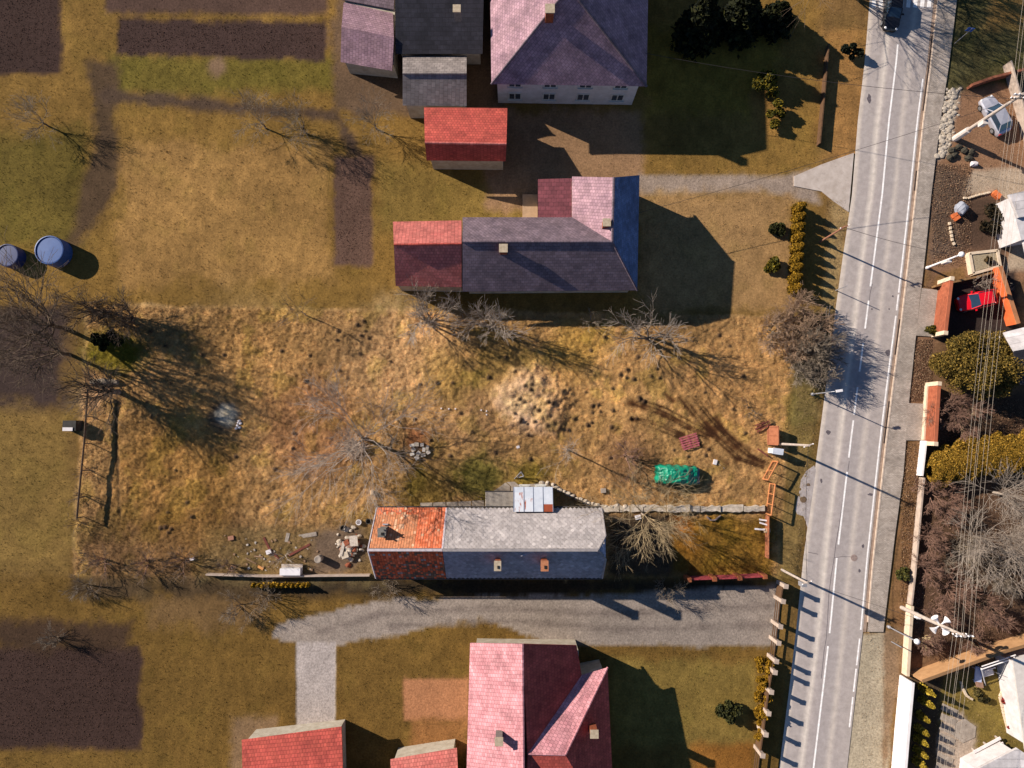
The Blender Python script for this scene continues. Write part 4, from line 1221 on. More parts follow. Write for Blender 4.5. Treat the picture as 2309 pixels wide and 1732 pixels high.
# west corner
tree_leafy('dark_juniper', 'dark green juniper in the plot\'s north-west corner', 'conifer', P3(252, 770), lump_crown(1.6, 1.0, 1.8, .2, 10, 4), 3500, .11, hexes('2c3018', '3a3c1a', '1f2414'), 1.2, .1, 41)
bare_tree(300, 718, 5.0, 'dense twiggy thicket behind the dark juniper', 'thicket', 'bush', seed=43, stems=8, r=.08, mt=M_bark, mw=M_bark, spread=.8, kids=(0, 5, 5, 5, 3), thick=1.2)
bare_tree(222, 702, 5.5, 'bare thicket at the very corner of the plot left of the other thicket', 'thicket', 'bush', seed=44, stems=7, r=.08, mt=M_bark, mw=M_bark, spread=.8, kids=(0, 5, 5, 5, 3), thick=1.2)
bare_tree(268, 884, 5.2, 'tall bare tree leaning out over the plot\'s west fence', 'tall_bare_tree', seed=46, lr=.4, r=.26, mt=M_bark_g, mw=M_bark, spread=.75, kids=(0, 4, 4, 5, 4), trunk=.45)
bare_tree(150, 742, 8.5, 'tall bare tree outside the north-west corner of the plot', 'tall_bare_tree', seed=48, lr=.45, wr=.016, r=.22, mt=M_bark, mw=M_bark, spread=.7, kids=(0, 4, 4, 5, 5), trunk=.45)
bare_tree(158, 800, 7.2, 'slender bare tree on the west boundary above the leaning tree', 'tall_bare_tree', seed=49, lr=.45, wr=.016, r=.18, mt=M_bark, mw=M_bark, spread=.7, kids=(0, 4, 4, 4, 4), trunk=.45)
for i, (px, py, h, lb) in enumerate([(235, 1262, 2.6, 'brown bramble bush in the plot\'s south-west corner'), (330, 1268, 2.4, 'second brown bramble bush from the south-west corner'), (415, 1262, 2.2, 'third brown bramble bush from the south-west corner'), (520, 1275, 1.8, 'brown bramble bush next to the scattered junk')]):
    bare_tree(px, py, h, lb, 'bramble_bush', 'bush', seed=51 + i, stems=9, r=.035, mt=M_bark_pinkish, mw=M_bark, spread=1.1, kids=(0, 4, 4, 4), depth=3, up=.0, group='brambles along the south fence', trunk=.5, thick=1.4)
bare_tree(642, 1252, 2.6, 'pale bare shrub among the junk and red boards', 'bare_shrub', 'shrub', seed=57, stems=5, r=.04, mt=M_barkp, mw=M_barkp, spread=1.1, depth=3, kids=(0, 4, 4, 4))
for i, (px, py) in enumerate([(200, 1062), (190, 1118), (178, 1180)]):
    bare_tree(px, py, 2.0, ['thin bare bush by the west fence, uppermost of three', 'thin bare bush by the west fence, middle of three', 'thin bare bush by the west fence, lowest of three'][i], 'fence_bush', 'bush', seed=61 + i, stems=5, r=.03, mt=M_bark, spread=1.0, depth=3, kids=(0, 4, 3, 4), group='bushes along the west fence')
# neighbours' gardens
for i, (px, py, h, lb) in enumerate([(600, 290, 3.6, 'bare garden tree in the yellow lawn'), (690, 300, 3.8, 'bare garden tree at the head of the brown strip'), (850, 292, 3.4, 'bare tree left of the red shed'), (110, 285, 3.4, 'bare tree in the far left garden')]):
    bare_tree(px, py, h, lb, 'garden_tree', seed=71 + i, r=.09, mt=M_bark, mw=M_bark_g, spread=1.0, kids=(0, 4, 4, 4, 4), group='bare trees in the north gardens', wr=.009)
for i, (px, py, h, lb) in enumerate([(130, 1440, 2.4, 'bare bush at the head of the dark soil bed'), (545, 1365, 2.8, 'dark bare bush left of the grey forked path'), (600, 1345, 2.6, 'dark bare bush beside the grey forked path'), (880, 1322, 2.4, 'bare bush behind the farmhouse\'s orange end'), (1500, 1330, 2.6, 'bare bush behind the red fence'), (200, 1322, 2.4, 'bare bush outside the plot\'s south-west corner')]):
    bare_tree(px, py, h, lb, 'garden_bush', 'bush', seed=91 + i, stems=6, r=.04, mt=M_bark, mw=M_bark_g, spread=1.0, kids=(0, 4, 4, 4, 3), group='bare bushes in the south gardens', wr=.009)
for i, (px, py, h, rd, lb) in enumerate([(1560, 95, 8.0, 2.9, 'dark spruce nearest the plum hipped house'), (1655, 70, 6.2, 3.0, 'dark spruce in the middle of the three'), (1740, 60, 3.8, 2.3, 'lowest dark spruce, nearest the road')]):
    tree_leafy('spruce', lb, 'conifer', P3(px, py), cone_crown(h, rd, .6, .2, i), 6500, .22, hexes('23260f', '1a1e10', '2e2e12', '14180d'), h * .92, .2, 101 + i, 'dark spruces above the driveway')
for i, (px, py, rx, ry, h, lb) in enumerate([(1720, 200, 1.3, 1.6, 2.2, 'golden green shrub below the spruces'), (1745, 260, 1.0, 1.6, 1.6, 'round yellow shrub by the driveway\'s north side'), (1740, 600, .9, .8, 1.1, 'small round green shrub on the lawn beside the golden hedge'), (1750, 520, .7, .7, .8, 'tiny dark shrub on the lawn above the round green one'), (1640, 1598, 1.2, 1.1, 1.6, 'round dark shrub on the south lawn')]):
    tree_leafy('garden_shrub', lb, 'shrub', P3(px, py), lump_crown(rx, ry, h, .1, 9, i + 3), 1600, .12, hexes('6a5c18', '7d6a1c', '4c4714', '3a3a14') if i not in (3, 4) else hexes('2c2e18', '3c3a18'), h * .6, .06, 111 + i)
# golden thuja hedge by the driveway: pointed tops throw the saw-tooth shadow
for i in range(9):
    t = i / 8
    px, py = 1796 - 9 * t, 474 + 180 * t
    tree_leafy('thuja', 'golden thuja number %s from the driveway in the hedge west of the road' % ['one', 'two', 'three', 'four', 'five', 'six', 'seven', 'eight', 'nine'][i] if False else
               ['first', 'second', 'third', 'fourth', 'fifth', 'sixth', 'seventh', 'eighth', 'ninth'][i] + ' golden thuja from the driveway in the pointed roadside row', 'conifer', P3(px, py), cone_crown(2.2, .85, .0, .12, i, .55), 2600, .075, hexes('8a6818', '765a14', '9a7420', '5c4812'), 1.9, .06, 121 + i, 'golden thujas beside the road')
# golden hedge by the southern driveway
for i in range(5):
    px, py = 1716 - i * 2, 1495 + i * 36
    tree_leafy('hedge_thuja', ['uppermost', 'second', 'middle', 'fourth', 'lowest'][i] + ' golden thuja behind the pillared roadside fence', 'conifer', P3(px, py), lump_crown(.7, 1.0, 1.5, .1, 8, 6 + i), 1100, .11, hexes('8a6616', '7c5c14', '94701c'), .9, .05, 141 + i, 'golden hedge behind the roadside fence')
for i in range(12):
    px, py = 575 + i * 11, 1318
    tree_leafy('box_plant', ['first', 'second', 'third', 'fourth', 'fifth', 'sixth', 'seventh', 'eighth', 'ninth', 'tenth', 'eleventh', 'last'][i] + ' plant from the west in the small golden row behind the south wall', 'plant', P3(px, py), cone_crown(1.0, .32, .0, .1, i, .6), 160, .09, hexes('a07a1c', '7d6418', 'b58a24'), .5, .03, 161 + i, 'small golden row behind the south wall')
# east gardens
tree_leafy('yellow_green_conifer', 'broad yellow green conifer below the red car', 'conifer', P3(2175, 830), lump_crown(4.6, 3.3, 4.6, .6, 75, 12, .2, .42), 52000, .065, hexes('7a642c', '8f7434', '5c4c1e', '463c18', '6b5526'), 3.2, .2, 181)
def hedge_pts(n, r):
    t = r.rand(n)
    cx = -4.9 + t * 11.5; cy = -1.2 + 2.7 * t + .4 * np.sin(t * 5)
    a = r.uniform(0, 2 * np.pi, n)
    lump = .88 + .1 * np.sin(t * 24) * np.cos(a * 2) + .08 * np.sin(t * 55 + a * 3)
    w = (2.25 * np.minimum(1, np.sqrt(np.clip(np.minimum(t * 7 + .15, 1.3), 0, 1)))) * lump * np.sqrt(r.uniform(.55, 1, n))
    z = 1.15 + np.sin(a) * 1.15 * np.minimum(1, w / 1.2)
    y = cy + np.cos(a) * w
    return np.stack([cx, y, np.maximum(z, .05)], 1)
tree_leafy('golden_hedge', 'clipped golden conifer hedge below the bare twiggy bushes', 'hedge', P3(2190, 1035), hedge_pts, 52000, .07, hexes('9a7428', 'a88434', '7c601c', '8c6a26', '5a4814'), 1.4, .12, 183)
for i, (px, py, h, st, m1, m2, lb) in enumerate([
        (2110, 925, 2.6, 7, M_bark_pinkish, M_bark_pinkish, 'brown leafless shrub just inside the brick wall'), (2160, 940, 2.8, 7, M_bark_y, M_bark_pinkish, 'arching tan shrub above the golden hedge'),
        (2098, 1112, 2.4, 9, M_bark_pinkish, M_bark_pinkish, 'reddish twiggy bush directly below the golden hedge'), (2130, 1150, 2.2, 8, M_bark, M_bark_pinkish, 'brown bush under the wires, second below the golden hedge'),
        (2095, 1210, 2.2, 8, M_bark_pinkish, M_bark_pinkish, 'brown bush beside the low garden wall'), (2150, 1235, 2.6, 8, M_bark_g, M_bark_g, 'grey bush under the wires at mid height'),
        (2085, 1280, 2.0, 8, M_bark_pinkish, M_bark_pinkish, 'rusty brown bush above the loudspeaker pole'), (2140, 1320, 2.4, 9, M_bark_pinkish, M_bark_pinkish, 'brown bush between the wires and loudspeaker pole'),
        (2110, 1380, 2.2, 9, M_bark_pinkish, M_bark_pinkish, 'rusty bush around the foot of the loudspeaker pole'), (2215, 1370, 2.6, 8, M_bark, M_bark_pinkish, 'dull brown bush right of the loudspeaker pole'),
        (2230, 1290, 2.8, 7, M_bark, M_bark_g, 'tangled bush at the foot of the pale bare trees'), (2085, 1440, 1.8, 7, M_bark_y, M_bark_pinkish, 'straggly tan bush behind the globe lamp'), (2190, 1440, 2.0, 7, M_bark_y, M_bark_pinkish, 'tan bush above the tan garden wall')]):
    bare_tree(px, py, h, lb, 'leafless_bush', 'bush', seed=191 + i, stems=st, r=.045, mt=m1, mw=m2, spread=1.15, kids=(0, 5, 5, 5, 4), depth=4, up=.02, group='leafless bushes east of the road', trunk=.5, thick=1.0)
for i, (px, py, h, lb) in enumerate([(2240, 1110, 6.0, 'pale branched bare tree at the right edge below the golden hedge'), (2195, 1210, 5.5, 'pale bare tree right of the overhead wires'), (2255, 1240, 6.0, 'lowest pale bare tree at the right edge')]):
    bare_tree(px, py, h, lb, 'pale_bare_tree', seed=211 + i, r=.13, mt=M_barkp, mw=M_barkp, spread=.95, kids=(0, 4, 5, 5, 5), up=.03, group='pale bare trees at the right edge')
for i, (px, py, h, lb) in enumerate([(2040, -60, 9, 'tall bare tree above the crossing throwing branch shadows on the road'), (2105, -95, 8, 'bare tree beyond the crossing on the east side'), (1905, -40, 9, 'bare tree beyond the crossing on the west side')]):
    bare_tree(px - 60, py, h, lb, 'street_tree', seed=221 + i, r=.24, mt=M_bark, mw=M_bark, spread=.75, kids=(0, 4, 4, 5, 5), group='street trees beyond the crossing')
tree_leafy('roadside_yew', 'dark evergreen at the roadside below the crossing', 'conifer', P3(1912, 122), lump_crown(1.3, .8, 1.6, .1, 8, 5), 1500, .12, hexes('12180f', '1c2214', '26281a'), 1.0, .07, 231)
tree_leafy('small_palm_shrub', 'spiky little evergreen at the foot of the orange wall', 'shrub', P3(2098, 748), lump_crown(.6, .6, 1.0, .1, 7, 8), 500, .12, hexes('4a4414', '6c5c1c', '2a2a10'), .6, .05, 233)
tree_leafy('verge_shrub', 'small green shrub on the verge beside the pavement', 'shrub', P3(2030, 1298), lump_crown(.7, .9, .9, .1, 8, 9), 600, .11, hexes('4a4820', '5c5626', '2e3018'), .5, .05, 235)
for i, (px, py, h) in enumerate([(2075, 1548, 1.6), (2077, 1576, 1.3), (2070, 1610, 1.0), (2068, 1640, 1.0), (2066, 1662, 1.0), (2065, 1688, 1.1), (2063, 1712, 1.2)]):
    tree_leafy('wall_thuja', ['uppermost', 'second', 'third', 'fourth', 'fifth', 'sixth', 'lowest'][i] + ' little yellow thuja behind the long white wall', 'conifer', P3(px, py), cone_crown(h + .9, .55, .0, .12, i, .6), 700, .1, hexes('a08a2c', '8a7420', 'b59a3c', '6c5a18'), h, .04, 241 + i, 'thujas behind the white wall')
# ------------------------------------------------------------------ poles, wires, lamps
M_conc = mat('pole_concrete', C('cdbdb0', .8), C('ab9b90', .8), scale=3)
M_steel = mat('galvanised_steel', C('b4b2b6', .8), C('96949a', .8), scale=4, rough=.5, metallic=.3)
M_wood = mat('weathered_wood', C('9a7a5a', .8), C('7a5e44', .8), scale=3, stretch=(1, 1, 8))
M_wire = mat('cable', C('c4b4a2', .85), rough=.6)
M_dwire = mat('dark_cable', C('3a3434', .8), rough=.6)
M_white = mat('white_enamel', C('efeaea', .9), C('dcd6d6', .9), rough=.4)
M_rusty = mat('rusty_steel', C('a8623c', .8), C('7d4428', .8), scale=6, rough=.8)

def pole(root, b, h, r0, r1, m, n=10, name='pole'):
    MB().tube([b - Vector((0, 0, .1)), b + Vector((0, 0, h))], [r0, r1], n).build(name, m, root, smooth=False)
def wire(a, b, sag, label, group, m=None, r=.009, n=12, name='overhead_wire'):
    a, b = Vector(a), Vector(b)
    pts = [a.lerp(b, i / n) - Vector((0, 0, sag * 4 * (i / n) * (1 - i / n))) for i in range(n + 1)]
    return MB().tube(pts, r, 4).build(name, m or M_wire, None, label=label, category='wire', group=group)
# two big utility poles on the east side and the wires between them
B1, B2 = P3(2153, 313), P3(2033, 1370)
pA = thing('utility_pole', 'tall concrete utility pole leaning over the silver car', 'utility pole', B1)
pole(pA, B1, 9.8, .2, .13, M_conc)
MB().tube([B1 + Vector((0, 0, .0)), B1 + Vector((0, 0, 2.2))], [.34, .3], 10).build('wrapped_base', mat('cement_collar', C('ddd2ca', .85), C('c4b6ac', .85)), pA)
MB().box((B1.x + .1, B1.y - .25, 4.2), (.5, .4, .8)).build('junction_box', mat('cement_collar', (0, 0, 0)), pA)
pB = thing('loudspeaker_pole', 'tall concrete utility pole carrying four white horn loudspeakers', 'utility pole', B2)
pole(pB, B2, 9.8, .2, .13, M_conc)
arms = {}
for root, bs in ((pA, B1), (pB, B2)):
    for zz_, w in ((9.6, 1.5), (8.9, 1.2)):
        MB().box((bs.x, bs.y, zz_), (w, .12, .12)).build('crossarm', M_wood if zz_ < 9 else M_steel, root)
        for k in (-1, -.45, .45, 1):
            MB().lathe((bs.x + k * w * .47, bs.y, zz_ + .06), [(.04, 0), (.07, .05), (.05, .1), (.07, .14), (.02, .2)], 8).build('insulator', M_white, root)
for i, a in enumerate((35, 125, 215, 305)):
    d = Vector((math.cos(R(a)), math.sin(R(a)), 0)); c = B2 + Vector((0, 0, 6.3))
    MB().tube([c + d * .12, c + d * .4, c + d * .55, c + d * .85], [.05, .08, .14, .34], 12).build('horn_loudspeaker', M_white, pB)
MB().box((B2.x - .05, B2.y - .22, 2.8), (.35, .2, .6)).build('junction_box', M_white, pB)
MB().box((B2.x + .3, B2.y - .1, 1.9), (.35, .2, .4)).build('meter_box', M_white, pB)
w1 = B1 - B2
B0 = B1 + w1 * .95 + Vector((2.0, 0, 0)); B3 = B2 - w1 * .9 + Vector((.5, 0, 0))
specs = [(-.7, 9.76), (-.32, 9.76), (.32, 9.76), (.7, 9.76), (-.56, 9.06), (.3, 9.06)]
nth = ['first', 'second', 'third', 'fourth', 'fifth', 'sixth']
for i, (dx, z) in enumerate(specs):
    wire(B1 + Vector((dx, 0, z)), B2 + Vector((dx, 0, z)), .7, nth[i] + ' overhead wire from the west between the two tall utility poles', 'wires along the street')
    wire(B2 + Vector((dx, 0, z)), B3 + Vector((dx, 0, z)), .7, nth[i] + ' overhead wire from the west running down from the loudspeaker pole', 'wires along the street')
    wire(B1 + Vector((dx, 0, z)), B0 + Vector((dx, 0, z)), .7, nth[i] + ' overhead wire from the west running up from the pole by the silver car', 'wires along the street')
wire(B1 + Vector((-.1, 0, 8.6)), P3(1440, 480, 4.2), 1.2, 'dark service cable from the utility pole across the road to the slate house', 'service cables', M_dwire, .02)
wire(B1 + Vector((-.1, .2, 8.4)), P3(1455, 120, 6.0), 1.0, 'dark service cable from the utility pole across the road to the hipped house', 'service cables', M_dwire, .02)
wire(P3(2090, 604) + Vector((0, 0, 5.0)), P3(1848, 546) + Vector((0, 0, 5.3)), .5, 'dark cable across the road between the white lamp and wooden pole', 'service cables', M_dwire, .02)
wire(P3(1763, 1285) + Vector((0, 0, 5.9)), B2 + Vector((0, 0, 8.0)), .5, 'dark cable across the road to the loudspeaker pole', 'service cables', M_dwire, .02)

def lamp_post(px, py, h, label, arm=None, head='globe', m=None, r=.07, name='street_lamp', cat='street lamp'):
    b = P3(px, py); root = thing(name, label, cat, b)
    pole(root, b, h, r, r * .7, m or M_steel, 8, 'post')
    MB().lathe(b, [(.16, -.05), (.16, .25), (.09, .3)], 8).build('base', m or M_steel, root)
    t = b + Vector((0, 0, h))
    if head == 'globe':
        MB().lathe((t.x, t.y, t.z - .05), [(.05, 0), (.18, .08), (.26, .24), (.24, .4), (.12, .5), (.02, .53)], 14).build('globe', M_white, root, smooth=True)
    else:
        a = Vector((arm[0], arm[1], 0))
        MB().tube([t - Vector((0, 0, .1)), t + a * .5 + Vector((0, 0, .15)), t + a + Vector((0, 0, .2))], .035, 6).build('arm', m or M_steel, root)
        e = t + a * 1.1 + Vector((0, 0, .18)); MB().box((e.x, e.y, e.z), (.62, .24, .12), math.atan2(a.y, a.x)).build('lamp_head', M_white, root)
    return root
lamp_post(2003, 1413, 4.7, 'globe lamp on a slim post below the loudspeaker pole')
lamp_post(2090, 604, 5.3, 'white lamp post above the orange garden wall', head='globe', m=M_white, r=.12)
q = P3(2090, 604); MB().box((q.x + .02, q.y - .16, 3.2), (.5, .25, .9)).build('junction_box', mat('cement_collar', (0, 0, 0)), bpy.data.objects['street_lamp.001'])
lamp_post(1831, 889, 4.1, 'thin steel lamp post on the verge in the bush shadow', arm=(.7, .1), head='arm', r=.07)
def wooden_pole(px, py, h, label, m, arm=True, r=.13):
    b = P3(px, py); root = thing('service_pole', label, 'utility pole', b)
    pole(root, b, h, r, r * .75, m, 9)
    if arm:
        MB().box((b.x, b.y, h - .25), (.9, .1, .1), R(20)).build('crossarm', m, root)
        for k in (-.4, .4): MB().lathe((b.x + k, b.y + k * .36, h - .2), [(.03, 0), (.06, .06), (.05, .14), (.01, .18)], 7).build('insulator', M_white, root)
    return root
r_ = wooden_pole(1755, 1001, 7.4, 'slim concrete service pole beside the white meter box at the gate', M_conc)
wooden_pole(1848, 546, 5.6, 'pinkish wooden pole standing in the thuja shadow', mat('pink_wood', C('b07a62', .8), C('94644e', .8)), r=.1)
r_ = wooden_pole(1763, 1285, 6.1, 'pale service pole at the plot\'s south-east corner by the road', M_conc)
q = P3(1763, 1285); MB().box((q.x, q.y - .3, 5.0), (.45, .4, .9)).build('junction_box', M_steel, r_)
wooden_pole(1885, 655, 2.4, 'short thin post at the verge below the thujas', M_steel, False, .05)
for a, c_ in (((1755, 1001, 7.2), (1763, 1285, 6.0)), ):
    wire(P3(*a[:2]) + Vector((0, 0, a[2])), P3(*c_[:2]) + Vector((0, 0, c_[2])), .4, 'thin cable between the two pale service poles along the plot front', 'service cables', M_dwire, .018)
# blue sign by the crossing
b = P3(2153, 98); sg = thing('road_sign', 'square blue road sign on a thin post by the crossing', 'road sign', b)
pole(sg, b, 2.75, .04, .035, M_steel, 7, 'post')
MB().box((b.x, b.y + .05, 2.45), (.62, .03, .62), R(-12), tilt=(0, 0)).build('sign_plate', mat('sign_blue', C('2f5aa8', .9), C('2850a0', .9), rough=.5), sg)
# ------------------------------------------------------------------ walls and fences east of the road
M_brickw = mat('street_wall_brick', C('b9694a', .85), C('a0553a', .85), scale=2, brick=(.26, .085, .012))
M_cream = mat('cream_coping', C('e2cdb4', .85), C('cdb598', .85), scale=3)
M_wwall = mat('white_wall', C('f2ebe8', .92), C('e2dad6', .92), scale=1.2)
M_tan = mat('tan_wall', C('c99a6c', .85), C('b0835a', .85), scale=2)
def garden_wall(name, label, pts, h, th, m, cap=None, piers=0, mp=None, group=None):
    q = [P3(*p) for p in pts]; root = thing(name, label, 'wall', (q[0] + q[-1]) / 2, group)
    for a, c in zip(q[:-1], q[1:]):
        d = (c - a); n = Vector((-d.y, d.x, 0)).normalized() * th / 2
        MB().prism([(p.x, p.y) for p in (a - n, c - n, c + n, a + n)], -.1, h).build('panel', m, root)
        if cap:
            n2 = n * 1.35
            MB().prism([(p.x, p.y) for p in (a - n2, c - n2, c + n2, a + n2)], h + .002, h + .07).build('coping', cap, root)
    if piers:
        tot = sum((c - a).length for a, c in zip(q[:-1], q[1:]))
        for k in range(piers):
            s = tot * k / max(1, piers - 1)
            for a, c in zip(q[:-1], q[1:]):
                if s <= (c - a).length + 1e-6: break
                s -= (c - a).length
            p = a + (c - a).normalized() * min(s, (c - a).length)
            MB().box((p.x, p.y, h / 2 + .02), (.4, .4, h + .25), math.atan2((c - a).y, (c - a).x)).build('pier', mp or m, root)
    return root
garden_wall('street_wall', 'orange brick wall in front of the yard with the red car', [(2118, 638), (2104, 757)], 2.0, .25, M_brickw, mat('brick_coping', C('b9694a', .85)), 2, M_cream)
garden_wall('yard_wall', 'bright orange wall behind the red car', [(2232, 608), (2272, 735)], 1.5, .3, mat('orange_render', C('e0713c', .88), C('cc5c30', .88), scale=2), mat('orange_render2', C('b98058', .85), C('a06a48', .85)))
garden_wall('street_wall', 'orange brick wall above the golden hedge beside the pavement', [(2090, 868), (2082, 1000)], 2.0, .25, M_brickw, mat('brick_coping', (0, 0, 0)), 2, M_cream)
garden_wall('plinth_wall', 'low cream plinth along the foot of the orange brick wall', [(2086, 870), (2078, 992)], .5, .18, M_cream)
garden_wall('white_plinth', 'short bright white low wall in front of the golden hedge', [(2077, 994), (2068, 1072)], .9, .2, M_wwall)
garden_wall('low_street_wall', 'thin low concrete wall in front of the brown bushes', [(2074, 1076), (2064, 1180), (2054, 1290), (2046, 1360)], .8, .16, mat('pale_concrete', C('c9b4a4', .8), C('ab9788', .8)))
garden_wall('low_street_wall', 'cream low wall leading to the long white wall', [(2046, 1362), (2042, 1420), (2036, 1518)], .9, .3, M_cream)
garden_wall('white_street_wall', 'long bright white wall beside the pavement at the bottom', [(2031, 1522), (2020, 1640), (2010, 1760), (1990, 1960)], 2.1, .22, M_wwall, M_wwall)
garden_wall('tan_garden_wall', 'tan wall running from the white wall to the right edge', [(2050, 1518), (2150, 1482), (2235, 1452), (2330, 1425)], 2.2, .2, M_tan, mat('tan_cap', C('9a7450', .85)))
garden_wall('red_garden_wall', 'low reddish wall below the blue road sign', [(2180, 200), (2228, 183), (2300, 165), (2360, 148)], .9, .25, mat('reddish_wall', C('a06248', .85), C('7d4a36', .85), scale=3))
garden_wall('concrete_fence', 'pale concrete fence at the right edge beside the silver car', [(2262, 150), (2290, 250), (2330, 390)], 1.2, .15, mat('pale_concrete', (0, 0, 0)))
# roadside fence with white pillars by the southern driveway
fr_ = thing('pillar_fence', 'roadside fence of pale pillars and dark boards below the plot', 'fence', P3(1735, 1500))
pts = [(1754, 1312), (1748, 1345), (1742, 1400), (1738, 1436), (1733, 1476), (1730, 1500), (1722, 1543), (1716, 1590), (1710, 1636), (1703, 1682), (1696, 1740)]
for i, p in enumerate(pts):
    c = P3(*p); MB().box((c.x, c.y, 1.0), (.34, .34, 2.1), R(-8)).build('pillar', mat('pale_concrete', (0, 0, 0)), fr_)
    MB().box((c.x, c.y, 2.1), (.44, .44, .1), R(-8)).build('cap', mat('pale_concrete', (0, 0, 0)), fr_)
for i, (a, c) in enumerate(zip(pts[:-1], pts[1:])):
    a, c = P3(*a), P3(*c); d = c - a; m_ = (a + c) / 2; rz = math.atan2(d.y, d.x)
    if i in (0, 5, 6, 7, 8):
        MB().box((m_.x, m_.y, .75), (d.length - .36, .12, 1.35), rz).build('panel', mat('dark_board', C('6a4c34'), C('503a28'), scale=3), fr_)
    else:
        for z_ in (.35, .8, 1.3): MB().box((m_.x, m_.y, z_), (d.length - .36, .06, .12), rz).build('rail', mat('dark_board', (0, 0, 0)), fr_)
# dark fence by the upper verge
garden_wall('board_fence', 'dark brown board fence along the upper verge', [(1862, 108), (1854, 200), (1842, 330)], .8, .12, mat('dark_board', (0, 0, 0)))
# red fence south-east, concrete wall along the south edge
sf = garden_wall('red_sheet_fence', 'red sheet-metal fence at the plot\'s south edge beside the road', [(1545, 1300), (1640, 1297), (1712, 1293)], 1.6, .08, mat('red_sheet', C('b0484c', .85), C('8f3a40', .85), scale=3), None, 4, M_rusty)
garden_wall('south_wall', 'thin pale concrete wall along the plot\'s south edge', [(470, 1293), (600, 1297), (720, 1296), (836, 1295)], .7, .14, mat('pale_concrete', (0, 0, 0)), None)
# west fence: posts and one deep top board
wf = thing('west_fence', 'post and rail fence with one deep top board along the plot\'s west edge', 'fence', P3(196, 1000))
fp = [(214, 880), (210, 940), (206, 1000), (200, 1060), (194, 1120), (190, 1165)]
for p in fp:
    c = P3(*p); MB().tube([c, c + Vector((0, 0, 1.35))], .05, 6).build('post', M_bark, wf)
for a, c in zip(fp[:-1], fp[1:]):
    a, c = P3(*a), P3(*c); d = c - a; m_ = (a + c) / 2
    MB().box((m_.x, m_.y, 1.2), (d.length, .04, .28), math.atan2(d.y, d.x)).build('top_board', M_bark, wf)
# ------------------------------------------------------------------ plot front: gate and mesh panels
def mesh_frame(name, label, a, c, h, nb, m=M_rusty, solid=False, lean=0.0, group=None):
    a, c = P3(*a), P3(*c); d = (c - a); L = d.length; e = d.normalized(); n = Vector((-e.y, e.x, 0)) * lean
    root = thing(name, label, 'fence panel' if not solid else 'gate', (a + c) / 2, group)
    def pt(s, z): return a + e * (L * s) + n * z + Vector((0, 0, z + .05))
    for z in (0, h): MB().tube([pt(0, z), pt(1, z)], .08, 6).build('rail', m, root)
    for k in range(nb + 1): MB().tube([pt(k / nb, 0), pt(k / nb, h)], .08 if k in (0, nb) else .05, 6).build('upright', m, root)
    if solid:
        MB().hexa([pt(0, .02), pt(1, .02), pt(1, .02) + Vector((.03, 0, 0)), pt(0, .02) + Vector((.03, 0, 0))], [pt(0, h), pt(1, h), pt(1, h) + Vector((.03, 0, 0)), pt(0, h) + Vector((.03, 0, 0))]).build('sheet', m, root)
    else:
        S = []
        nx_ = int(L / .16); nz_ = int(h / .16)
        for k in range(1, nx_): S.append((tuple(pt(k / nx_, 0)), tuple(pt(k / nx_, h)), .006, .006))
        for k in range(1, nz_): S.append((tuple(pt(0, h * k / nz_)), tuple(pt(1, h * k / nz_)), .006, .006))
        v, f = seg_mesh(S, 3); np_mesh('wire_mesh', v, f, m, root, kind='stuff')
    return root
M_orust = mat('orange_rust_steel', C('d08a58', .85), C('b06c40', .85), scale=5)
mesh_frame('gate', 'brown sheet gate leaf standing by the service pole', (1731, 962), (1731, 1002), 1.15, 2, mat('brown_gate', C('a8694a', .85), C('8c543a', .85), scale=3), True, .55)
mesh_frame('mesh_fence', 'orange rusty mesh frame set at an angle below the meter box', (1720, 1080), (1742, 1040), 1.4, 2, M_orust)
mesh_frame('mesh_fence', 'orange rusty mesh frame in line with the front fence', (1727, 1158), (1736, 1090), 1.4, 3, M_orust)
mesh_frame('mesh_fence', 'low brown fence panel beside the white crossed sticks', (1726, 1255), (1727, 1163), .8, 3, mat('brown_gate', (0, 0, 0)), True)
mb = P3(1742, 1017); mr_ = thing('meter_box', 'white electricity meter cabinet standing by the front gate', 'meter box', mb)
MB().box((mb.x, mb.y, .75), (.95, .5, 1.4), R(-8)).build('cabinet', M_white, mr_)
MB().box((mb.x, mb.y, 1.48), (1.05, .6, .06), R(-8), tilt=(0, .08)).build('lid', mat('box_lid', C('d5d8e2', .9), rough=.5), mr_)
MB().box((mb.x, mb.y, .03), (1.0, .55, .12), R(-8)).build('plinth', M_conc, mr_)
for i, (px, py, a, L) in enumerate([(1722, 1173, -8, .85), (1721, 1181, -18, .8), (1712, 1193, -4, 1.0)]):
    c = P3(px, py, .3); b = MB(); b.box((c.x, c.y, .25 + i * .1), (L, .16, .06), R(a))
    b.build('white_board', M_white, None, label=['upper white board lying by the low fence panel', 'middle slanting white board by the low fence panel', 'lowest white board by the low fence panel'][i], category='board', group='white boards by the front fence')
MB().box((*P(1727, 1195), .22), (.6, .35, .4), R(5)).build('timber_block', mat('raw_timber', C('e0c4a0', .85), C('c9aa84', .85)), None, label='cream timber block at the end of the white boards', category='block')
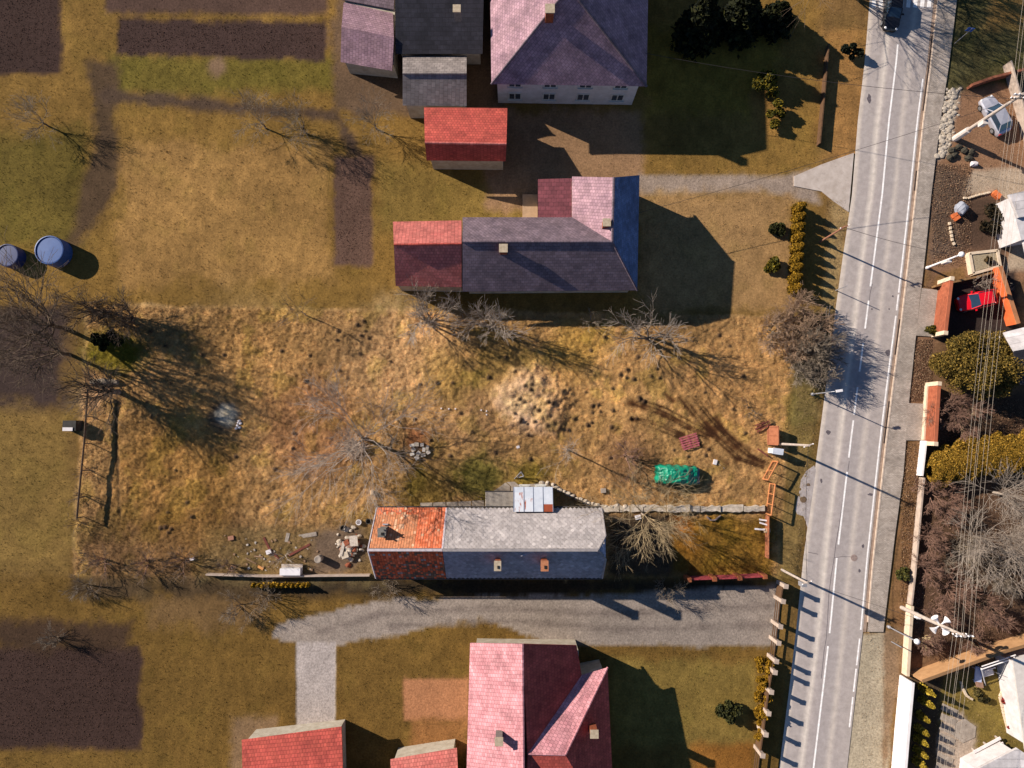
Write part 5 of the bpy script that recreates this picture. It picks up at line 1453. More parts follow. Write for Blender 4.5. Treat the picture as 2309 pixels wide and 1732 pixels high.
for i, (a, c) in enumerate([((1702, 968), (1732, 949)), ((1706, 974), (1734, 956)), ((1707, 1012), (1728, 1028)), ((1528 + 173, 960), (1722, 952))]):
    a, c = P3(*a), P3(*c); a.z, c.z = .1 + .04 * i, .35; d = c - a
    MB().hexa([a + Vector((0, -.08, -.03)), c + Vector((0, -.08, -.03)), c + Vector((0, .08, -.03)), a + Vector((0, .08, -.03))], [a + Vector((0, -.08, .02)), c + Vector((0, -.08, .02)), c + Vector((0, .08, .02)), a + Vector((0, .08, .02))]).build('old_board', mat('redbrown_board', C('7d4236', .85), C('63342c', .85), scale=4), None, label=['dark red board propped against the brown gate, outer one', 'dark red board propped against the brown gate, inner one', 'thin orange brown board lying left of the meter cabinet', 'short dark board between the two propped red boards'][i], category='board', group='old boards by the gate')
# ------------------------------------------------------------------ things on the plot
# car under a green tarpaulin
c0 = P3(1527, 1071, .6); tp = thing('covered_car', 'car wrapped in a crumpled green tarpaulin', 'car', (c0.x, c0.y, 0))
L_, W_ = 4.25, 1.95; nx_, ny_ = 74, 42
u = np.linspace(-1, 1, nx_); w = np.linspace(-1, 1, ny_)
U, V_ = np.meshgrid(u, w, indexing='ij')
prof = np.interp(u, [-1, -.93, -.72, -.55, -.2, .15, .42, .62, .9, 1], [.12, .85, 1.1, 1.5, 1.62, 1.6, 1.45, 1.15, .98, .1])
side = np.interp(np.abs(w), [0, .6, .8, .93, 1], [1, .97, .86, .62, .05])
Zt = prof[:, None] * side[None, :]
X_ = U * L_ / 2 + .05 * np.sin(V_ * 9 + U * 3) * (np.abs(U) > .9); Y_ = V_ * W_ / 2 * (1 - .10 * np.abs(U) ** 4) + .05 * np.sin(U * 16 + 1) * (np.abs(V_) > .85)
rn = 1 - np.abs(2 * fbm(X_ * .55 + Y_ * .9, Y_ * .6 - X_ * .9, .5, 7, 4) - 1)
rn2 = 1 - np.abs(2 * fbm(X_ * .4 - Y_ * 1.3, Y_ * .5 + X_ * .5, .55, 27, 3) - 1)
fold = .2 * (rn - .75) + .14 * (rn2 - .75)
Zt = np.maximum(Zt + fold, .05)
ang = R(-3)
vx = c0.x + X_ * math.cos(ang) - Y_ * math.sin(ang); vy = c0.y + X_ * math.sin(ang) + Y_ * math.cos(ang)
idx = np.arange(nx_ * ny_).reshape(nx_, ny_)
F_ = np.stack([idx[:-1, :-1].ravel(), idx[1:, :-1].ravel(), idx[1:, 1:].ravel(), idx[:-1, 1:].ravel()], 1)
np_mesh('tarpaulin', np.stack([vx.ravel(), vy.ravel(), Zt.ravel()], 1), F_, mat('green_tarp', C('0d9a76', .85), C('08705a', .85), scale=2.0, rough=.4, spec=.4), tp, smooth=True)
for sx, sy in ((-1.3, -.8), (-1.3, .8), (1.35, -.8), (1.35, .8)):
    w_o = MB().tube([(c0.x + sx, c0.y + sy - .09 * np.sign(sy), .3), (c0.x + sx, c0.y + sy + .09 * np.sign(sy), .3)], .3, 14).build('wheel', mat('tyre_rubber', C('2a2828', .8), rough=.9), tp)
MB().box((c0.x + L_ / 2 - .02, c0.y - .1, .5), (.18, 1.5, .25)).build('bumper', mat('grey_plastic', C('8a8f98', .8)), tp)
# red pallet on the ruts
pc = P3(1554, 996); pal = thing('red_pallet', 'weathered red slatted pallet lying on the tyre ruts', 'pallet', pc)
ra = R(17); ca, sa = math.cos(ra), math.sin(ra)
M_redw = mat('faded_red_wood', C('c06a70', .9), C('94484e', .9), scale=4)
for k in range(6):
    o = -.6 + 1.2 * k / 5
    MB().box((pc.x - sa * o, pc.y + ca * o, .2), (1.85 if k else 1.7, .13, .03), ra + rnd.uniform(-.015, .015)).build('slat', M_redw, pal)
for o in (-.75, 0, .75): MB().box((pc.x + ca * o, pc.y + sa * o, .12), (.09, 1.2, .12), ra).build('bearer', M_redw, pal)
# slabs, stones and blocks
M_stone = mat('pale_stone', C('d2c3b2', .9), C('a3937f', .9), scale=2.5, bump=.4, bscale=8)
M_slabc = mat('worn_concrete', C('b5a698', .8), C('93867a', .8), scale=2, bump=.3, bscale=9)
sw = thing('slab_wall', 'row of broken pale slabs forming a low wall east of the farmhouse', 'wall', P3(1560, 1145))
g = random.Random(8)
px = 1322.0
while px < 1722:
    w = g.choice([24, 30, 38, 45, 52]); w = min(w, 1724 - px)
    a = P3(px, 1146); c = P3(px + w - 2.0, 1146); hh_ = .45 + g.uniform(-.14, .12) if px > 1500 else .22 + g.uniform(-.1, .1)
    n_ = max(3, int((c.x - a.x) / .35)); top = []; bot = []
    for k in range(n_ + 1):
        x = a.x + (c.x - a.x) * k / n_
        top.append((x, a.y + .3 + g.uniform(-.14, .1))); bot.append((x, a.y - .28 + g.uniform(-.1, .08)))
    MB().prism(bot + top[::-1], -.15, hh_).build('slab', M_stone, sw); px += w
se = thing('stone_edging', 'curved line of rough stones right of the tin porch', 'stone edging', P3(1290, 1115))
g = random.Random(9)
edge = [(1222, 1089), (1234, 1090), (1246, 1093), (1254, 1099), (1262, 1105), (1272, 1108), (1280, 1113), (1290, 1118), (1300, 1124), (1310, 1127), (1318, 1131), (1326, 1135), (1336, 1136), (1345, 1139), (1365, 1142), (1378, 1143), (1392, 1141), (1410, 1143), (1428, 1141), (1450, 1142), (1468, 1143)]
for i, p in enumerate(edge):
    c = P3(*p); MB().blob((c.x, c.y, .06), (g.uniform(.22, .4), g.uniform(.16, .28), .2), i).build('stone', M_stone, se)
ps = thing('garden_path', 'cracked concrete slabs along the farmhouse\'s upper eave', 'path', P3(1025, 1140))
for i, (a, c, y0_, y1_) in enumerate([(948, 975, 1134, 1150), (977, 1005, 1133, 1150), (1007, 1032, 1132, 1150), (1034, 1062, 1131, 1150), (1064, 1092, 1129, 1150)]):
    pl_ = PX([(a, y0_), (c, y0_ - 1), (c, y1_), (a, y1_)]); MB().prism(pl_, -.08, .09 + .01 * (i % 2)).build('slab', M_slabc, ps)
for i, pl_ in enumerate([[(1105, 1112), (1128, 1097), (1140, 1088), (1150, 1096), (1150, 1113)], [(1142, 1087), (1160, 1086), (1172, 1096), (1172, 1113), (1152, 1113), (1152, 1096)], [(1175, 1098), (1190, 1092), (1215, 1090), (1222, 1098), (1218, 1112), (1175, 1112)]]):
    MB().prism(PX(pl_), -.08, .1 + .012 * i).build('slab', M_slabc, ps)
# posts and the iron trestle by the lean-to
b_ = thing('gate_post', 'leaning pair of pale posts left of the lean-to', 'post', P3(1086, 1118))
for dx in (0, -6): MB().box((*P(1086 + dx, 1122 - (3 if dx else 0)), .6), (.1, .1, 1.3 if not dx else 1.0)).build('post', M_wood, b_)
tr = thing('iron_trestle', 'V-shaped pale iron trestle above the porch', 'trestle', P3(1170, 1080))
a, b, c, d = P3(1160, 1080), P3(1175, 1064, .9), P3(1168, 1077, .05), P3(1181, 1074, .9)
for q0, q1 in ((a, b), (b, c), (c, d), (b, d)): MB().tube([q0, q1], .05, 6).build('bar', M_steel, tr)
# pile of blocks, brushwood, single scraps
bp_ = thing('block_pile', 'low pile of pale concrete blocks right of the large bare tree', 'block pile', P3(948, 1015))
for i, (px, py) in enumerate([(930, 1004), (940, 1002), (952, 1003), (932, 1014), (930, 1024), (944, 1022), (956, 1014), (964, 1010), (966, 1020), (955, 1026), (940, 1032)]):
    MB().box((*P(px, py), .12), (g.uniform(.35, .5), g.uniform(.28, .4), g.uniform(.2, .34)), g.uniform(0, 1.5)).build('block', M_stone if i % 2 else mat('white_block', C('d2c8bc', .85), C('b5a99c', .85)), bp_)
S = []
bc = P3(798, 1012)
for k in range(170):
    a = g.uniform(0, 6.28); L = g.uniform(.5, 1.8); o = Vector((g.gauss(0, .45), g.gauss(0, .4), g.uniform(.05, .6))); d = Vector((math.cos(a) * L, math.sin(a) * L, g.uniform(-.25, .25)))
    p0, p1 = bc + o - d / 2, bc + o + d / 2
    p0.z = max(p0.z, .05); p1.z = max(p1.z, .05); S.append((tuple(p0), tuple(p1), .03, .015))
v, f = seg_mesh(S, 4); np_mesh('brushwood_heap', v, f, mat('cut_wood', C('c9b09a', .85), C('a48c78', .85), scale=4), None, origin=tuple(bc), label='heap of pale cut branches under the large bare tree', category='brushwood')
def scrap(name, label, cat, px, py, sz, rz, m, z=None, group=None):
    c = P3(px, py); return MB().box((c.x, c.y, (z if z is not None else sz[2] / 2 - .02)), sz, R(rz), tilt=(rnd.uniform(-.06, .06), rnd.uniform(-.06, .06))).build(name, m, None, label=label, category=cat, group=group)
M_pla = mat('white_plastic', C('e6dedd', .9), C('cfc6c6', .9))
scrap('white_sack', 'white rag lying on the grass above the porch', 'rag', 1168, 1008, (.32, .26, .12), 20, M_pla)
scrap('concrete_block', 'grey concrete block on the grass right of the stone edging', 'block', 1360, 1106, (.5, .45, .25), 5, M_slabc)
scrap('white_bucket_lid', 'white scrap right of the green covered car', 'scrap', 1612, 1042, (.35, .5, .18), -15, M_pla)
scrap('white_pipe', 'thin white pipe lying by the scrap right of the covered car', 'pipe', 1625, 1050, (1.0, .05, .05), -35, M_steel)
scrap('tan_bucket', 'small cream box on the grass above the orange roof', 'box', 839, 1110, (.3, .4, .4), 5, mat('cream_box', C('e6bf94', .9)))
scrap('white_stone', 'small white slab by the lichened tree', 'slab', 1438, 1166, (.55, .4, .25), 12, M_pla)
for i, (px, py) in enumerate([(995, 921), (1012, 922), (1027, 922), (1085, 925), (1097, 927), (1097, 935)]):
    scrap('white_pebble', 'row of small white stones in the grass above the block pile', 'stone', px, py, (.14, .12, .12), 20 * i, M_pla, None, 'small white stones in a row')
bt = P3(1612, 1172); b = MB()
arc = [P3(1594, 1165, .12), P3(1602, 1173, .15), P3(1612, 1173, .15), P3(1625, 1163, .12)]
b.tube(arc, .09, 7); b.build('bent_rail', mat('grey_rail', C('8f7d78', .8), C('6d5e5a', .8)), None, label='bent grey rail lying below the slab wall', category='rail')
# fire pit stones
for i, (px, py) in enumerate([(538, 954), (536, 960), (541, 964), (533, 966), (543, 955), (540, 949)]):
    c = P3(px, py); MB().blob((c.x, c.y, .06), (.16, .13, .12), i + 40).build('fire_stone', M_pla, None, label='white stones on the edge of the ash patch', category='stone', group='white stones by the ash patch')
# junk by the south wall
M_jw = mat('junk_wood', C('a8876a', .8), C('8a6b50', .8), scale=4)
M_dpla = mat('dirty_plastic', C('cfc2b4', .85), C('a2958a', .85), scale=6)
M_jr = mat('redbrown_board', (0, 0, 0))
junk = [('broken_board', 'dark red board, left of the pale shrub', 'board', 605, 1232, (2.0, .22, .08), -62, M_jr), ('broken_board', 'second dark red board, crossing beside the pale shrub', 'board', 617, 1247, (1.6, .2, .1), -48, M_jr),
        ('broken_board', 'long dark red board right of the pale shrub', 'board', 675, 1240, (2.4, .22, .1), 28, M_jr), ('old_sheet', 'grey warped sheet above the long red board', 'sheet', 694, 1207, (1.8, .4, .06), 10, M_slabc),
        ('old_sheet', 'small grey upright sheet left of the warped sheet', 'sheet', 648, 1212, (.35, .9, .07), -12, M_slabc), ('clay_brick', 'reddish brick lump at the junk\'s left end', 'brick', 522, 1213, (.55, .4, .22), 10, mat('junk_brick', C('b08068', .85), C('94644e', .85))),
        ('white_sack', 'white sack by the dark red boards', 'sack', 607, 1244, (.5, .4, .25), 20, M_pla), ('white_sack', 'small white sack at the bramble edge', 'sack', 434, 1260, (.4, .25, .2), 10, M_pla),
        ('wood_scrap', 'pale plank piece left of the white sack', 'plank', 583, 1255, (.9, .14, .08), -5, M_jw), ('wood_scrap', 'orange wood offcut near the south wall', 'plank', 588, 1280, (.6, .25, .1), -30, mat('orange_wood', C('d8985c', .85))),
        ('wood_scrap', 'second pale plank piece crossing the first', 'plank', 566, 1265, (1.2, .12, .08), -28, M_jw)]
for j in junk: scrap(*j)
wb = P3(660, 1286); wr_ = thing('white_cabinet', 'white enamel cabinet lying by the south wall', 'cabinet', wb)
MB().box((wb.x, wb.y, .45), (2.0, .65, .9)).build('body', M_white, wr_)
MB().box((wb.x, wb.y + .5, .2), (2.1, .3, .1)).build('door', mat('cream_panel', C('c9b8aa', .85), C('b0a092', .85)), wr_)
for i in range(46):
    px, py = 500 + g.random() * 220, 1205 + g.random() * 82
    s = g.uniform(.08, .24)
    k_ = g.choice([0, 1, 1, 2, 2])
    scrap('junk_scrap', ['small white scraps', 'small brown wood scraps', 'small grey stone scraps'][k_] + ' strewn among the junk by the south wall', 'rubbish', px, py, (s, s * g.uniform(.4, 1), s * .5), g.uniform(0, 180), [M_dpla, M_jw, M_slabc][k_], None, ['white', 'wooden', 'grey'][k_] + ' scraps strewn by the south wall')
rp_ = thing('rubble_pile', 'heap of broken stone and plaster at the farmhouse\'s orange end', 'rubble pile', P3(792, 1232))
for i in range(95):
    a = g.uniform(0, 6.28); q = abs(g.gauss(0, .5)); px, py = 790 + 36 * q * math.cos(a), 1232 + 42 * q * math.sin(a)
    c = P3(px, py); s = g.uniform(.1, .34); z_ = max(.03, .45 * (1 - q))
    k = g.random()
    MB().blob((c.x, c.y, z_), (s, s * g.uniform(.5, 1), s * .6), i, 6, 4).build('rubble_stone', M_dpla if k < .22 else (M_stone if k < .65 else (M_bark_pinkish if k < .85 else M_brickw)), rp_)
for i, (px, py, sx, sy, a, m_) in enumerate([(800, 1218, .8, 1.0, 5, M_dpla), (775, 1235, .3, 1.4, -12, M_dpla), (784, 1222, .5, .5, 30, M_brickw), (780, 1250, .7, .6, 20, M_stone)]):
    c = P3(px, py); MB().box((c.x, c.y, .5), (sx, sy, .14), R(a), tilt=(.05, -.08)).build('rubble_slab', m_, rp_)
for i, (px, py) in enumerate([(810, 1177), (775, 1190), (832, 1175)]):
    c = P3(px, py)
    MB().lathe((c.x, c.y, 0), [(.24, -.02), (.27, .3), (.28, .34), (.22, .34), (.2, .06)], 14).build('old_bucket', [M_white, mat('dark_tub', C('4a4642'), C('33302d')), mat('dark_tub', (0, 0, 0))][i], None, label=['white open pail above the rubble heap', 'dark tub left of the white pail', 'dark tub against the orange roofed wall'][i], category='bucket')
    if i == 0: pass
dt = P3(722, 1258); MB().lathe((dt.x, dt.y, 0), [(.34, -.02), (.36, .5), (.36, .9), (.3, .92), (.05, .88)], 14).build('water_drum', M_slabc, None, label='grey drum throwing a dark shadow near the south wall', category='drum')
# big log by the leaning tree, west side bits
MB().tube([P3(205, 862, .2), P3(235, 860, .25), P3(266, 862, .2)], [.26, .3, .24], 10).build('fallen_log', M_bark_g, None, label='thick grey fallen log by the leaning tree', category='log')
lg = thing('compost_bin', 'dark compost bin with a pale lid on the west boundary', 'bin', P3(172, 960))
c = P3(172, 960); MB().box((c.x, c.y, .55), (1.3, 1.0, 1.2)).build('body', mat('dark_tub', (0, 0, 0)), lg); MB().box((c.x - .1, c.y - .35, 1.2), (1.0, .35, .06)).build('lid', M_pla, lg)
# blue tanks
for px, py, r, h, m_, lb in ((132, 572, 1.45, 1.5, mat('blue_tank', C('3f5f96', .9), C('34528a', .9), rough=.5), 'round blue garden pool in the north-west garden'), (34, 582, 1.15, 1.2, mat('navy_tank', C('34406c', .9), C('2a3460', .9), rough=.5), 'smaller navy pool at the left edge')):
    c = P3(px, py); t_ = thing('garden_pool', lb, 'pool', c)
    MB().lathe((c.x, c.y, 0), [(r, -.05), (r * 1.02, h * .5), (r, h), (r * .94, h + .02), (r * .93, h - .12)], 28).build('tub', m_, t_)
    MB().lathe((c.x, c.y, h - .11), [(r * .93, 0), (r * .9, .04), (.05, .06)], 28).build('cover', m_, t_)
# ------------------------------------------------------------------ cars
M_tyre = mat('tyre_rubber', (0, 0, 0)); M_rim = mat('alloy_rim', C('b0b2b6', .85), rough=.4, metallic=.6)
M_cglass = mat('car_glass', (.015, .03, .05), (.02, .04, .07), rough=.06, spec=.8)
def car(name, label, px, py, ang, paint, L=4.1, W=1.72, Hh=1.45):
    """ang: heading of the nose in degrees"""
    b0 = P3(px, py); root = thing(name, label, 'car', b0); ca, sa = math.cos(R(ang)), math.sin(R(ang))
    def w(x, y, z): return (b0.x + x * ca - y * sa, b0.y + x * sa + y * ca, z)
    S_ = [(-.5, .70, .55), (-.485, .80, .82), (-.44, .88, .94), (-.30, .96, .96), (-.05, 1.0, .94), (.16, 1.0, .92), (.30, .97, .86), (.42, .90, .76), (.475, .78, .66), (.5, .6, .5)]
    b = MB(); rings = []
    for t, kw, zt_ in S_:
        hw = W / 2 * kw
        rings.append([w(t * L, y, z) for y, z in ((-hw * .94, .22), (-hw, .45), (-hw * .99, zt_ - .16), (-hw * .88, zt_ - .02), (0, zt_ + .035), (hw * .88, zt_ - .02), (hw * .99, zt_ - .16), (hw, .45), (hw * .94, .22))])
    for r0, r1 in zip(rings[:-1], rings[1:]):
        for k in range(8): b.face([r0[k], r0[k + 1], r1[k + 1], r1[k]])
        b.face([r0[8], r0[0], r1[0], r1[8]])
    b.face(rings[0]); b.face(rings[-1][::-1]); b.build('body', paint, root, smooth=True)
    x = [-.42 * L, -.30 * L, .06 * L, .23 * L]; hb, ht = W * .43, W * .355; zb, zt_ = .93, Hh
    R_ = [w(x[1], -ht, zt_ - .03), w(x[2], -ht, zt_ - .02), w(x[2], ht, zt_ - .02), w(x[1], ht, zt_ - .03)]
    Bq = [w(x[0], -hb, zb), w(x[3], -hb, zb - .06), w(x[3], hb, zb - .06), w(x[0], hb, zb)]
    ro = MB(); mid = w((x[1] + x[2]) / 2, 0, zt_ + .03)
    for k in range(4): ro.face([R_[k], R_[(k + 1) % 4], mid])
    ro.build('roof', paint, root, smooth=True)
    MB().face([Bq[1], Bq[2], R_[2], R_[1]]).build('windscreen', M_cglass, root)
    MB().face([Bq[3], Bq[0], R_[0], R_[3]]).build('rear_window', M_cglass, root)
    MB().face([Bq[0], Bq[1], R_[1], R_[0]]).build('side_window', M_cglass, root)
    MB().face([Bq[2], Bq[3], R_[3], R_[2]]).build('side_window', M_cglass, root)
    for k in range(4): MB().tube([Bq[k], R_[k]], .05, 5).build('pillar', paint, root)
    for sx in (-.31, .32):
        for s in (-1, 1):
            wh = MB().tube([w(sx * L, s * (W / 2 - .2), .31), w(sx * L, s * (W / 2 - .0), .31)], .31, 18).build('wheel', M_tyre, root)
            MB().tube([w(sx * L, s * (W / 2 - .03), .31), w(sx * L, s * (W / 2 + .015), .31)], .2, 14).build('rim', M_rim, wh)
    for s in (-1, 1):
        c = w(.462 * L, s * W * .33, .66); MB().blob(c, (.13, .13, .08), 3, 8, 5).build('headlight', mat('headlight_glass', C('f4f2f0', .95), rough=.15), root)
        c = w(-.485 * L, s * W * .36, .74); MB().box(c, (.1, .22, .16), R(ang)).build('tail_light', mat('tail_light_red', C('b01a20', .9), rough=.3), root)
        c = w(.13 * L, s * (W / 2 + .07), .95); MB().box(c, (.14, .18, .12), R(ang)).build('mirror', paint, root)
    return root
red_p = mat('red_car_paint', C('e01424', .95), C('d01020', .95), rough=.25, spec=.6)
car('parked_car', 'red hatchback parked behind the orange brick wall', 2194, 680, 192, red_p, 4.0)
car('parked_car', 'silver car parked beneath the leaning utility pole', 2235, 266, 115, mat('silver_car_paint', C('c6c4cc', .85), C('b4b2bc', .85), rough=.3, spec=.6, metallic=.3), 4.2)
car('moving_car', 'black car driving down the left lane at the crossing', 2006, 30, 262, mat('black_car_paint', C('1c1c22', .8), rough=.2, spec=.6), 4.4)
# ------------------------------------------------------------------ east gardens: edging, planters, swing, bench
rk = thing('gravel_bank', 'bank of pale rubble between the pavement and the silver car\'s yard', 'rubble bank', P3(2135, 280))
g = random.Random(14)
for i in range(170):
    t = g.random(); px = 2148 - 20 * t + g.gauss(0, 8) - (6 if t > .4 else 0); py = 200 + 155 * t
    c = P3(px, py); s = g.uniform(.1, .34)
    MB().blob((c.x, c.y, g.uniform(-.02, .08)), (s, s * g.uniform(.6, 1), s * .35), i, 7, 4).build('rubble_stone', mat('pale_rubble', C('cdbfae', .8), C('ab9c8a', .8), scale=3), rk)
for i, (px, py) in enumerate([(2145, 340), (2150, 352), (2160, 333), (2183, 358), (2140, 357), (2172, 340), (2188, 345)]):
    c = P3(px, py); MB().blob((c.x, c.y, .12), (.4, .35, .3), i + 60).build('dark_stone', mat('mossy_stone', C('4a4438'), C('36322a')), None, label=['uppermost dark boulder against the rubble bank', 'dark boulder in the middle of the boulder cluster', 'dark boulder nearest the utility pole\'s foot', 'dark boulder directly above the white boulder', 'dark boulder nearest the pavement', 'dark boulder between the pole foot and the white boulder', 'rightmost dark boulder of the cluster by the rubble bank'][i], category='stone', group='dark boulders by the rubble bank')
wp = P3(2193, 371); MB().blob((wp.x, wp.y, .2), (.45, .3, .25), 77).build('pale_boulder', M_pla, None, label='white boulder in front of the dark boulders', category='stone')
gb = thing('bed_edging', 'pale stone edging round the dark flower bed by the white house', 'edging', P3(2200, 500))
def edge_line(root, pts, m, s=.32, h=.22, w=.2):
    q = [P3(*p) for p in pts]
    for a, c in zip(q[:-1], q[1:]):
        n = max(1, int((c - a).length / s))
        for k in range(n):
            p = a.lerp(c, (k + .5) / n); d = c - a
            MB().box((p.x, p.y, h / 2 - .02), (s * .93, w, h), math.atan2(d.y, d.x) + rnd.uniform(-.08, .08)).build('edging_stone', m, root)
edge_line(gb, [(2139, 500), (2142, 520), (2146, 545), (2152, 555)], M_cream); edge_line(gb, [(2168, 447), (2180, 448), (2205, 440), (2232, 434)], M_cream)
M_ob = mat('orange_brick', C('e07a48', .88), C('c9622f', .88), scale=4)
for i, (px, py) in enumerate([(2149, 487), (2154, 493), (2240, 438), (2247, 444)]):
    MB().box((*P(px, py), .2), (.55, .4, .4), R(25 + 10 * i)).build('orange_block', M_ob, None, label=['orange block on the bed edge by the grey boulder, upper one', 'orange block on the bed edge by the grey boulder, lower one', 'orange block at the bed\'s far corner, left one', 'orange block at the bed\'s far corner, right one'][i], category='block')
gq = P3(2163, 472); MB().blob((gq.x, gq.y, .4), (.55, .75, .6), 88, 10, 6).build('grey_boulder', mat('grey_rock', C('a2a4ae', .85), C('80838e', .85), scale=3), None, label='large pale grey boulder on the flower bed edge', category='stone')
tree_leafy('bed_shrub', 'dark shrub filling the flower bed by the white house', 'shrub', P3(2235, 500), lump_crown(1.5, 1.6, 1.4, .1, 12, 21), 1800, .12, hexes('2c2418', '1f1c12', '3a2e1c'), .8, .06, 301)
pl2 = thing('stone_planter', 'square cream stone planter above the red car', 'planter', P3(2210, 595))
for a, c in (((2178, 575), (2240, 568)), ((2240, 568), (2246, 603)), ((2246, 603), (2186, 620)), ((2186, 620), (2178, 575))):
    a, c = P3(*a), P3(*c); m_ = (a + c) / 2; d = c - a; MB().box((m_.x, m_.y, .3), (d.length, .28, .7), math.atan2(d.y, d.x)).build('side', M_cream, pl2)
MB().prism(PX([(2182, 579), (2237, 572), (2242, 600), (2189, 615)]), 0, .55).build('gravel_fill', mat('gravel', C('b5a488', .8), C('8f7f66', .8), scale=7, bump=.5), pl2)
tree_leafy('planter_shrub', 'small dry shrub growing in the cream planter', 'shrub', P3(2218, 592), lump_crown(.5, .4, 1.1, .5, 6, 22), 260, .1, hexes('4a3c28', '6a5638', '2e2618'), .9, .04, 303)
for i, (px, py) in enumerate([(2200, 640), (2225, 635), (2250, 650)]):
    bare_tree(px, py, 1.6, ['tangled dry climber left above the red car', 'tangled dry climber right above the red car', 'tangled dry climber beside the bright orange wall'][i], 'dry_climber', 'shrub', seed=311 + i, stems=6, r=.03, mt=M_barkp, spread=1.1, depth=3, kids=(0, 4, 4, 3), group='dry climbers above the red car')
garden_wall('yard_kerb', 'dark stone kerb between the planter and the red car\'s yard', [(2100, 648), (2190, 628), (2250, 612)], .7, .2, mat('brown_stone', C('a07a50', .8), C('7d5c3a', .8), scale=3))
for a, c, lb in (((2258, 1470), (2280, 1530), 'x'), ):
    pass
sw_ = thing('garden_swing', 'white steel swing frame beside the white house at the right edge', 'swing', P3(2255, 1520))
tp_ = [P3(2218, 1505, 1.9), P3(2290, 1480, 1.9)]
MB().tube([P3(2212, 1510, 1.9), P3(2288, 1484, 1.9)], .06, 8).build('top_bar', M_white, sw_)
MB().tube([P3(2214, 1503, 1.9), P3(2290, 1477, 1.9)], .06, 8).build('top_bar', M_white, sw_)
for a, c in (((2213, 1508), (2205, 1500)), ((2213, 1508), (2222, 1545)), ((2287, 1482), (2280, 1475)), ((2287, 1482), (2262, 1545))):
    MB().tube([P3(*a, 1.9), P3(*c, 0)], .05, 7).build('leg', M_white, sw_)
sc_ = P3(2225, 1513, .5)
MB().box((sc_.x, sc_.y, .55), (1.1, .9, .1), R(15)).build('seat', M_pla, sw_); MB().box((sc_.x - .1, sc_.y + .4, .9), (1.1, .1, .6), R(15)).build('backrest', M_pla, sw_)
for dx in (-.5, .5): MB().tube([(sc_.x + dx, sc_.y, .6), (sc_.x + dx, sc_.y + .1, 1.9)], .02, 5).build('hanger', M_steel, sw_)
bx = P3(2200, 1518); lw = thing('sun_lounger', 'pale blue white lounger left of the swing frame', 'lounger', bx)
MB().box((bx.x, bx.y, .4), (.7, 1.5, .1), R(-8)).build('seat', mat('lounger_fabric', C('c2c8e2', .9), C('aab0cc', .9)), lw); MB().box((bx.x, bx.y - .9, .5), (.7, .5, .1), R(-8), tilt=(0, -.5)).build('backrest', M_bark_pinkish, lw)
for sx in (-.3, .3):
    for sy in (-.6, .6): MB().box((bx.x + sx, bx.y + sy, .18), (.05, .05, .4)).build('leg', M_white, lw)
b1 = thing('stone_bed', 'curved white stone edging left of the swing', 'edging', P3(2180, 1560)); edge_line(b1, [(2165, 1535), (2168, 1550), (2178, 1568), (2192, 1577)], M_cream, .28)
b2 = thing('stone_bed', 'long curved white stone edging by the white house wall', 'edging', P3(2270, 1600)); edge_line(b2, [(2285, 1538), (2262, 1550), (2253, 1570), (2262, 1610), (2270, 1640), (2290, 1652), (2309, 1650)], M_cream, .3)
for i, (px, py) in enumerate([(2262, 1578), (2275, 1635)]):
    tree_leafy('red_shrub', ['upper small red shrub in the curved bed', 'lower small red shrub in the curved bed'][i], 'shrub', P3(px, py), lump_crown(.45, .4, .6, .1, 6, 25 + i), 260, .09, hexes('a03a34', '8a2f2a', '6a2a20'), .4, .03, 321 + i)
for i, (px, py) in enumerate([(2195, 1560), (2215, 1572), (2285, 1600)]):
    tree_leafy('flower_bed_plant', ['rounded pale plant in the left stone bed', 'rounded dark plant below the lounger', 'dark plant in the long curved bed'][i], 'plant', P3(px, py), lump_crown(.6, .5, .6, .1, 6, 31 + i), 320, .1, hexes('6a5c34', '8a7a50', '4a4220') if i == 0 else hexes('2e2a16', '443c20', '1e1c10'), .4, .03, 331 + i)
bn = thing('garden_bench', 'white slatted bench beside the white garage in the bottom right corner', 'bench', P3(2235, 1695)); bq = P3(2232, 1692, .5); ba = R(27)
for k in range(3):
    o = -.55 + .55 * k; MB().box((bq.x - math.sin(ba) * o, bq.y + math.cos(ba) * o, .5), (3.0, .26, .08), ba).build('slat', M_pla, bn)
for sx in (-1.3, 0, 1.3): MB().box((bq.x + math.cos(ba) * sx, bq.y + math.sin(ba) * sx, .22), (.12, 1.3, .44), ba).build('leg', M_conc, bn)
for i in range(7):
    px, py = 2132 - i * 2, 1600 + i * 22
    MB().box((*P(px + 8, py), .03), (1.6, .62, .08), R(-24)).build('stepping_slab', M_slabc, None, label=['first', 'second', 'third', 'fourth', 'fifth', 'sixth', 'last'][i] + ' stepping slab from the top behind the long white wall', category='paving slab', group='stepping slabs behind the white wall')
MB().prism(PX([(2152, 1632), (2175, 1620), (2200, 1638), (2198, 1662), (2170, 1675), (2150, 1660)]), -.05, .06).build('stone_slab', M_slabc, None, label='large irregular stone slab on the lawn behind the white wall', category='paving slab')
p0 = P3(2010, 1447); wpst = thing('wire_fence_post', 'short steel post with a wire below the globe lamp', 'post', p0); pole(wpst, p0, 1.8, .05, .05, M_steel, 6, 'post')
wire(p0 + Vector((0, 0, 1.7)), P3(2042, 1462, .9), .05, 'thin wire from the short steel post to the cream wall', 'service cables', M_steel, .02)
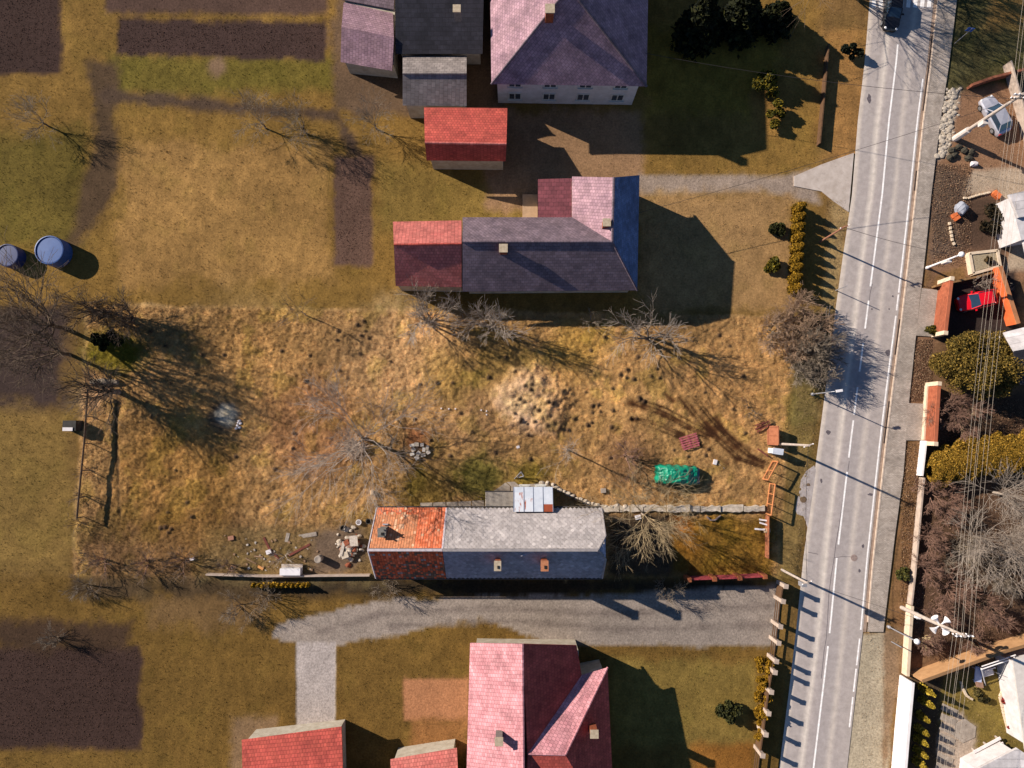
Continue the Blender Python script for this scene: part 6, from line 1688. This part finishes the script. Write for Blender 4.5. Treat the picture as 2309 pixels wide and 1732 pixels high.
wgt = thing('verge_railing', 'rusty pale rail lying along the verge beside the road bushes', 'railing', P3(1866, 720))
for a, c in (((1872, 690), (1860, 760)), ((1866, 692), (1855, 755))): MB().tube([P3(*a, .5), P3(*c, .5)], .045, 6).build('rail', M_barkp, wgt)
for p in ((1872, 690), (1860, 760), (1866, 725)): MB().tube([P3(*p, 0), P3(*p, .5)], .05, 6).build('post', M_barkp, wgt)

# fallen leaves and twigs: uncountable litter under the eastern bushes and on the verges
def litter(name, label, boxes, n, size, pal, seed):
    r = np.random.RandomState(seed); c = []
    for (ax_, ay_, bx_, by_) in boxes:
        m_ = int(n / len(boxes)); px = r.uniform(ax_, bx_, m_); py = r.uniform(ay_, by_, m_)
        dx = (px - 1154.5) / FOC; dy = -(py - 866.0) / FOC; y = dy * math.cos(TILT) + math.sin(TILT); zz_ = dy * math.sin(TILT) - math.cos(TILT); t = -CAM_H / zz_
        c.append(np.stack([dx * t, y * t, np.zeros(m_)], 1))
    c = np.concatenate(c); _, h, d = ground_eval(c[:, 0], c[:, 1])
    on = np.maximum(sd_poly(c[:, 0], c[:, 1], ROADZ), sd_poly(c[:, 0], c[:, 1], WALKZ)) < -.05
    c[:, 2] = h + .05 + r.rand(len(c)) * .05; c = c[on]
    V, F, k = leaf_quads(c, size, pal, r, .85)
    np_mesh(name, V, F, M_leaf, None, fcol=k, kind='stuff', label=label, category='litter')
litter('leaf_litter', 'brown fallen leaves and twigs under the bushes east of the road', [(2046, 1080, 2309, 1480), (2085, 900, 2309, 1000), (2030, 1000, 2075, 1420), (2100, 370, 2190, 600), (2046, 765, 2100, 905)], 24000, .035, hexes('8a6a50', '6a4c38', 'a08468', '4a3628', '7c5c48'), 401)
litter('yard_litter', 'scattered dry stalks and clods in the eastern yards and verges', [(2120, 210, 2309, 430), (2060, 1500, 2309, 1732), (1795, 880, 1850, 1300), (1860, 450, 1920, 700), (1940, 1430, 2030, 1732)], 9000, .025, hexes('a58a68', '8c7254', '6a5640'), 403)
